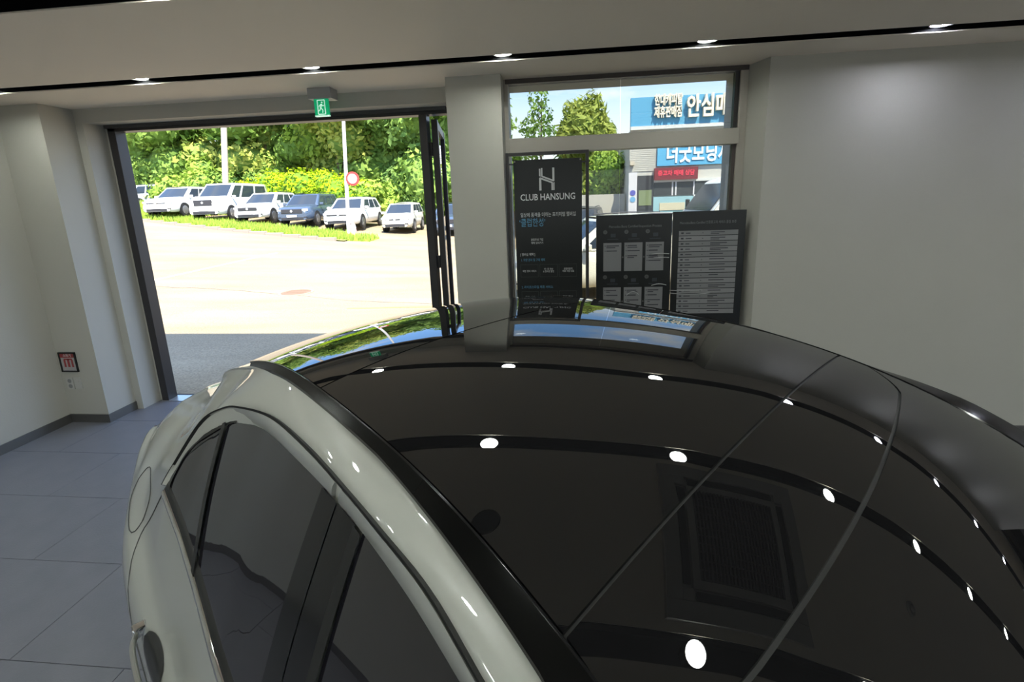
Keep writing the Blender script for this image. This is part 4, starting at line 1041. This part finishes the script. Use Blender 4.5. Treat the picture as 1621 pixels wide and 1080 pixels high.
# ------------------------------------------------------------------ trees and hedge
def leafmat(name, c1, c2, tr=.35):
    m = bpy.data.materials.new(name); m.use_nodes = True; n = m.node_tree; b = n.nodes['Principled BSDF']
    t = n.nodes.new('ShaderNodeTexCoord'); a = n.nodes.new('ShaderNodeTexNoise'); a.inputs['Scale'].default_value = .9; a.inputs['Detail'].default_value = 6; n.links.new(t.outputs['Object'], a.inputs['Vector'])
    c = n.nodes.new('ShaderNodeValToRGB'); c.color_ramp.elements[0].position = .35; c.color_ramp.elements[0].color = (*c1, 1); c.color_ramp.elements[1].position = .65; c.color_ramp.elements[1].color = (*c2, 1)
    n.links.new(a.outputs['Fac'], c.inputs[0]); n.links.new(c.outputs[0], b.inputs['Base Color']); b.inputs['Roughness'].default_value = .7; b.inputs['Specular IOR Level'].default_value = .2
    tl = n.nodes.new('ShaderNodeBsdfTranslucent'); n.links.new(c.outputs[0], tl.inputs[0]); mx_ = n.nodes.new('ShaderNodeMixShader'); mx_.inputs[0].default_value = tr
    o = n.nodes['Material Output']; n.links.new(b.outputs[0], mx_.inputs[1]); n.links.new(tl.outputs[0], mx_.inputs[2]); n.links.new(mx_.outputs[0], o.inputs[0])
    return m
LF = [leafmat('leaf_mid', (.12, .23, .045), (.30, .43, .09)), leafmat('leaf_bright', (.20, .34, .05), (.42, .54, .10)), leafmat('leaf_yellow', (.25, .32, .06), (.46, .50, .12)), leafmat('leaf_vine', (.25, .40, .012), (.48, .62, .015)), leafmat('leaf_dark', (.10, .20, .05), (.24, .37, .10))]
BARK = mat('bark', (.16, .12, .08), .9)
def crown_mesh(seed, blobs, n, size, lm, elong=1.0):
    random.seed(seed); vs = []; fs = []
    tot = sum(b[3] * b[4] for b in blobs)
    for (cx, cy, cz, rx, rz) in blobs:
        for i in range(int(n * rx * rz / tot)):
            u = random.uniform(-1, 1); a = random.uniform(0, 2 * math.pi); q = math.sqrt(1 - u * u); r_ = random.uniform(.74, 1.04) * (1 + .16 * math.sin(5 * a + 3 * u + seed) * math.cos(4 * u * 2 + a * 2))
            c = Vector((cx + rx * q * math.cos(a) * r_, cy + rx * q * math.sin(a) * r_, cz + rz * u * r_))
            nn = Vector((q * math.cos(a), q * math.sin(a), u + .25)) + Vector((random.uniform(-.8, .8), random.uniform(-.8, .8), random.uniform(-.8, .8))); nn.normalize()
            t_ = nn.orthogonal().normalized(); t_ = (Matrix.Rotation(random.uniform(0, 6.3), 3, nn) @ t_); b_ = nn.cross(t_); s_ = size * random.uniform(.5, 1.15)
            k = len(vs); vs += [c - t_ * s_ * elong, c + b_ * s_ * .5, c + t_ * s_ * elong, c - b_ * s_ * .5]; fs.append((k, k + 1, k + 2, k + 3))
    me = bpy.data.meshes.new('foliage'); me.from_pydata([tuple(v) for v in vs], [], fs); me.materials.append(lm); return me
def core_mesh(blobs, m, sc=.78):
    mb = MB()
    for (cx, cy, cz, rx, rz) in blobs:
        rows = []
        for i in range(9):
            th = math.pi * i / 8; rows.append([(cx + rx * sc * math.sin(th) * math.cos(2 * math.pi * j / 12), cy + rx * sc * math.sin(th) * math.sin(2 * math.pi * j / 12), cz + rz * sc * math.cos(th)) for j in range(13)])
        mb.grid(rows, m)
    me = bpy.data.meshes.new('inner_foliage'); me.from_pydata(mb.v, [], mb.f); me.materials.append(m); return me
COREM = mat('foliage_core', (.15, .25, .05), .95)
def tree(X, Y, blobs, n, size, lm, label, seed, cat='tree', group='trees behind the parked cars', trunk=.18, core=.78, name='tree', elong=1.0, me=None):
    z = GZ(X, Y) if Y < 55 else 1.2
    r = empty(name, (X, Y, z), seed * 1.3, label, cat, group)
    fo = bpy.data.objects.new('foliage', crown_mesh(seed, blobs, n, size, lm, elong)); COL.objects.link(fo); fo.parent = r
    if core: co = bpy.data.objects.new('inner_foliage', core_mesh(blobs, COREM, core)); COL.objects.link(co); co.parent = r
    zt = max(b[2] for b in blobs)
    if trunk:
        t = MB().cyl((0, 0, -.3), (.1, .1, zt), trunk, trunk * .5, 10)
        for (cx, cy, cz, rx, rz) in blobs[:3]: t.cyl((0.05, .05, zt * .35), (cx * .8, cy * .8, cz), trunk * .5, trunk * .2, 7)
        t.build('trunk', BARK, r)
    return r
def rb(seed, n, R, z0, z1, r0, r1):
    random.seed(seed * 31); return [(random.uniform(-R, R), random.uniform(-R, R), random.uniform(z0, z1), random.uniform(r0, r1), random.uniform(r0, r1) * .8) for _ in range(n)]
back = [(-34, 37, 0), (-30, 35, 1), (-27.0, 33.5, 0), (-23.8, 35, 2), (-21, 33.5, 0), (-18, 35, 1), (-15.3, 33, 2), (-12.6, 35, 0), (-10.3, 33.2, 4), (-8.0, 34.5, 1), (-7.1, 33.0, 0), (-7.2, 38, 2)]
wd_ = ['leaf_mid', 'bright green', 'yellow green', 'lime', 'dark green']
adj = {0: 'mid green', 1: 'bright green', 2: 'yellow green', 4: 'dark green'}
where = ['beyond the far left wall, outermost of the row', 'beyond the left white panel', 'rising behind the silver hatchback', 'behind the gap between silver hatchback and concrete pole', 'right behind the concrete pole', 'behind the white van roof', 'above the left half of the lime hedge', 'above the right half of the lime hedge', 'directly behind the round traffic sign', 'above the cream hatchback', 'beside the door mullion', 'seen through the open door leaf']
for i, (X, Y, c) in enumerate(back):
    tree(X, Y, rb(i + 1, 9, 2.4, 2.2, 8.5, 1.5, 2.5), 6500, .27, LF[c], 'tall %s tree %s' % (adj[c], where[i]), i + 1)
for i, (X, Y, c, w_) in enumerate([(-29.0, 31.5, 0, 'at the far left beside the white panel'), (-24.4, 31, 1, 'left of the concrete pole'), (-21.6, 31.5, 0, 'at the foot of the concrete pole'), (-8.6, 31, 4, 'between the angular white car and the cream hatchback'), (-6.3, 31, 1, 'behind the cream hatchback'), (-3.6, 31, 0, 'behind the open door leaf'), (-10.9, 30.6, 1, 'between the lime hedge end and the angular white car')]):
    tree(X, Y, rb(i + 40, 5, 1.3, .8, 2.6, 1.0, 1.5), 3800, .20, LF[c], 'low leafy %s shrub %s' % (adj[c], w_), i + 40, 'shrub', 'shrubs behind the parked cars', trunk=.06, name='shrub')
hb_ = []
random.seed(99)
for i in range(18): f = i / 17; hb_.append((-5.0 + f * 8.6, random.uniform(-.3, .3), 1.45 + random.uniform(-.1, .2) + (.35 if .2 < f < .75 else 0) - (.5 if f > .9 else 0), 1.0, 1.15))
hg = empty('hedge', (-15.6, 29.2, GZ(-15.6, 29.2)), math.radians(-10), 'vivid lime green vine covered hedge behind the parked cars', 'hedge')
fo = bpy.data.objects.new('foliage', crown_mesh(5, hb_, 11000, .15, LF[3])); COL.objects.link(fo); fo.parent = hg
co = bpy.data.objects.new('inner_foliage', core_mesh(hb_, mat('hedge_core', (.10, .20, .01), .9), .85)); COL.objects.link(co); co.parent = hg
# trees outside the right-hand window
random.seed(4)
bl = [(0, 0, 2.4, 1.5, 1.4), (-.9, 0, 3.2, 1.0, 1.2)]
for i in range(28): x = -1.7 + 4.0 * (i + random.random()) / 28; bl.append((x, random.uniform(-.5, .5), 3.5 + random.uniform(0, 1.1) + (.9 if x > .3 else .35) * (1 - abs(x) * .12), random.uniform(.36, .6), random.uniform(.8, 1.25)))
tree(1.45, 24.0, bl, 12000, .17, LF[2], 'feathery yellow green tree filling the middle of the far window', 71, group='trees outside the far window', elong=1.7, core=.6)
tree(-.85, 21.5, [(0, 0, 6.1, .42, .55), (.1, 0, 5.4, .55, .45), (-.6, 0, 5.0, .5, .35), (.2, 0, 4.6, .7, .5), (-.3, 0, 4.1, .6, .5)], 900, .12, LF[0], 'slim open branched tree at the left of the far window', 72, group='trees outside the far window', core=0, trunk=.05)
tree(-2.2, 23.5, [(0, 0, 2.6, 1.4, 1.3), (.9, 0, 2.2, 1.2, 1.2), (-.2, 0, 4.0, .7, .5)], 2600, .15, LF[1], 'round bright green tree low at the left edge of the far window', 73, group='trees outside the far window')
tree(1.9, 20.4, [(0, 0, 2.3, .75, 1.1), (.2, 0, 3.1, .6, .8), (-.5, 0, 2.9, .6, .8)], 2600, .12, LF[1], 'bright bush between the pale yard wall and the clad building', 74, 'shrub', 'trees outside the far window', trunk=.05)
tree(2.2, 27.5, [(0, 0, 2.6, 1.9, 2.2), (1.4, 0, 2.8, 1.4, 2.0)], 4500, .2, LF[4], 'dark tree behind the feathery yellow tree', 75, group='trees outside the far window')
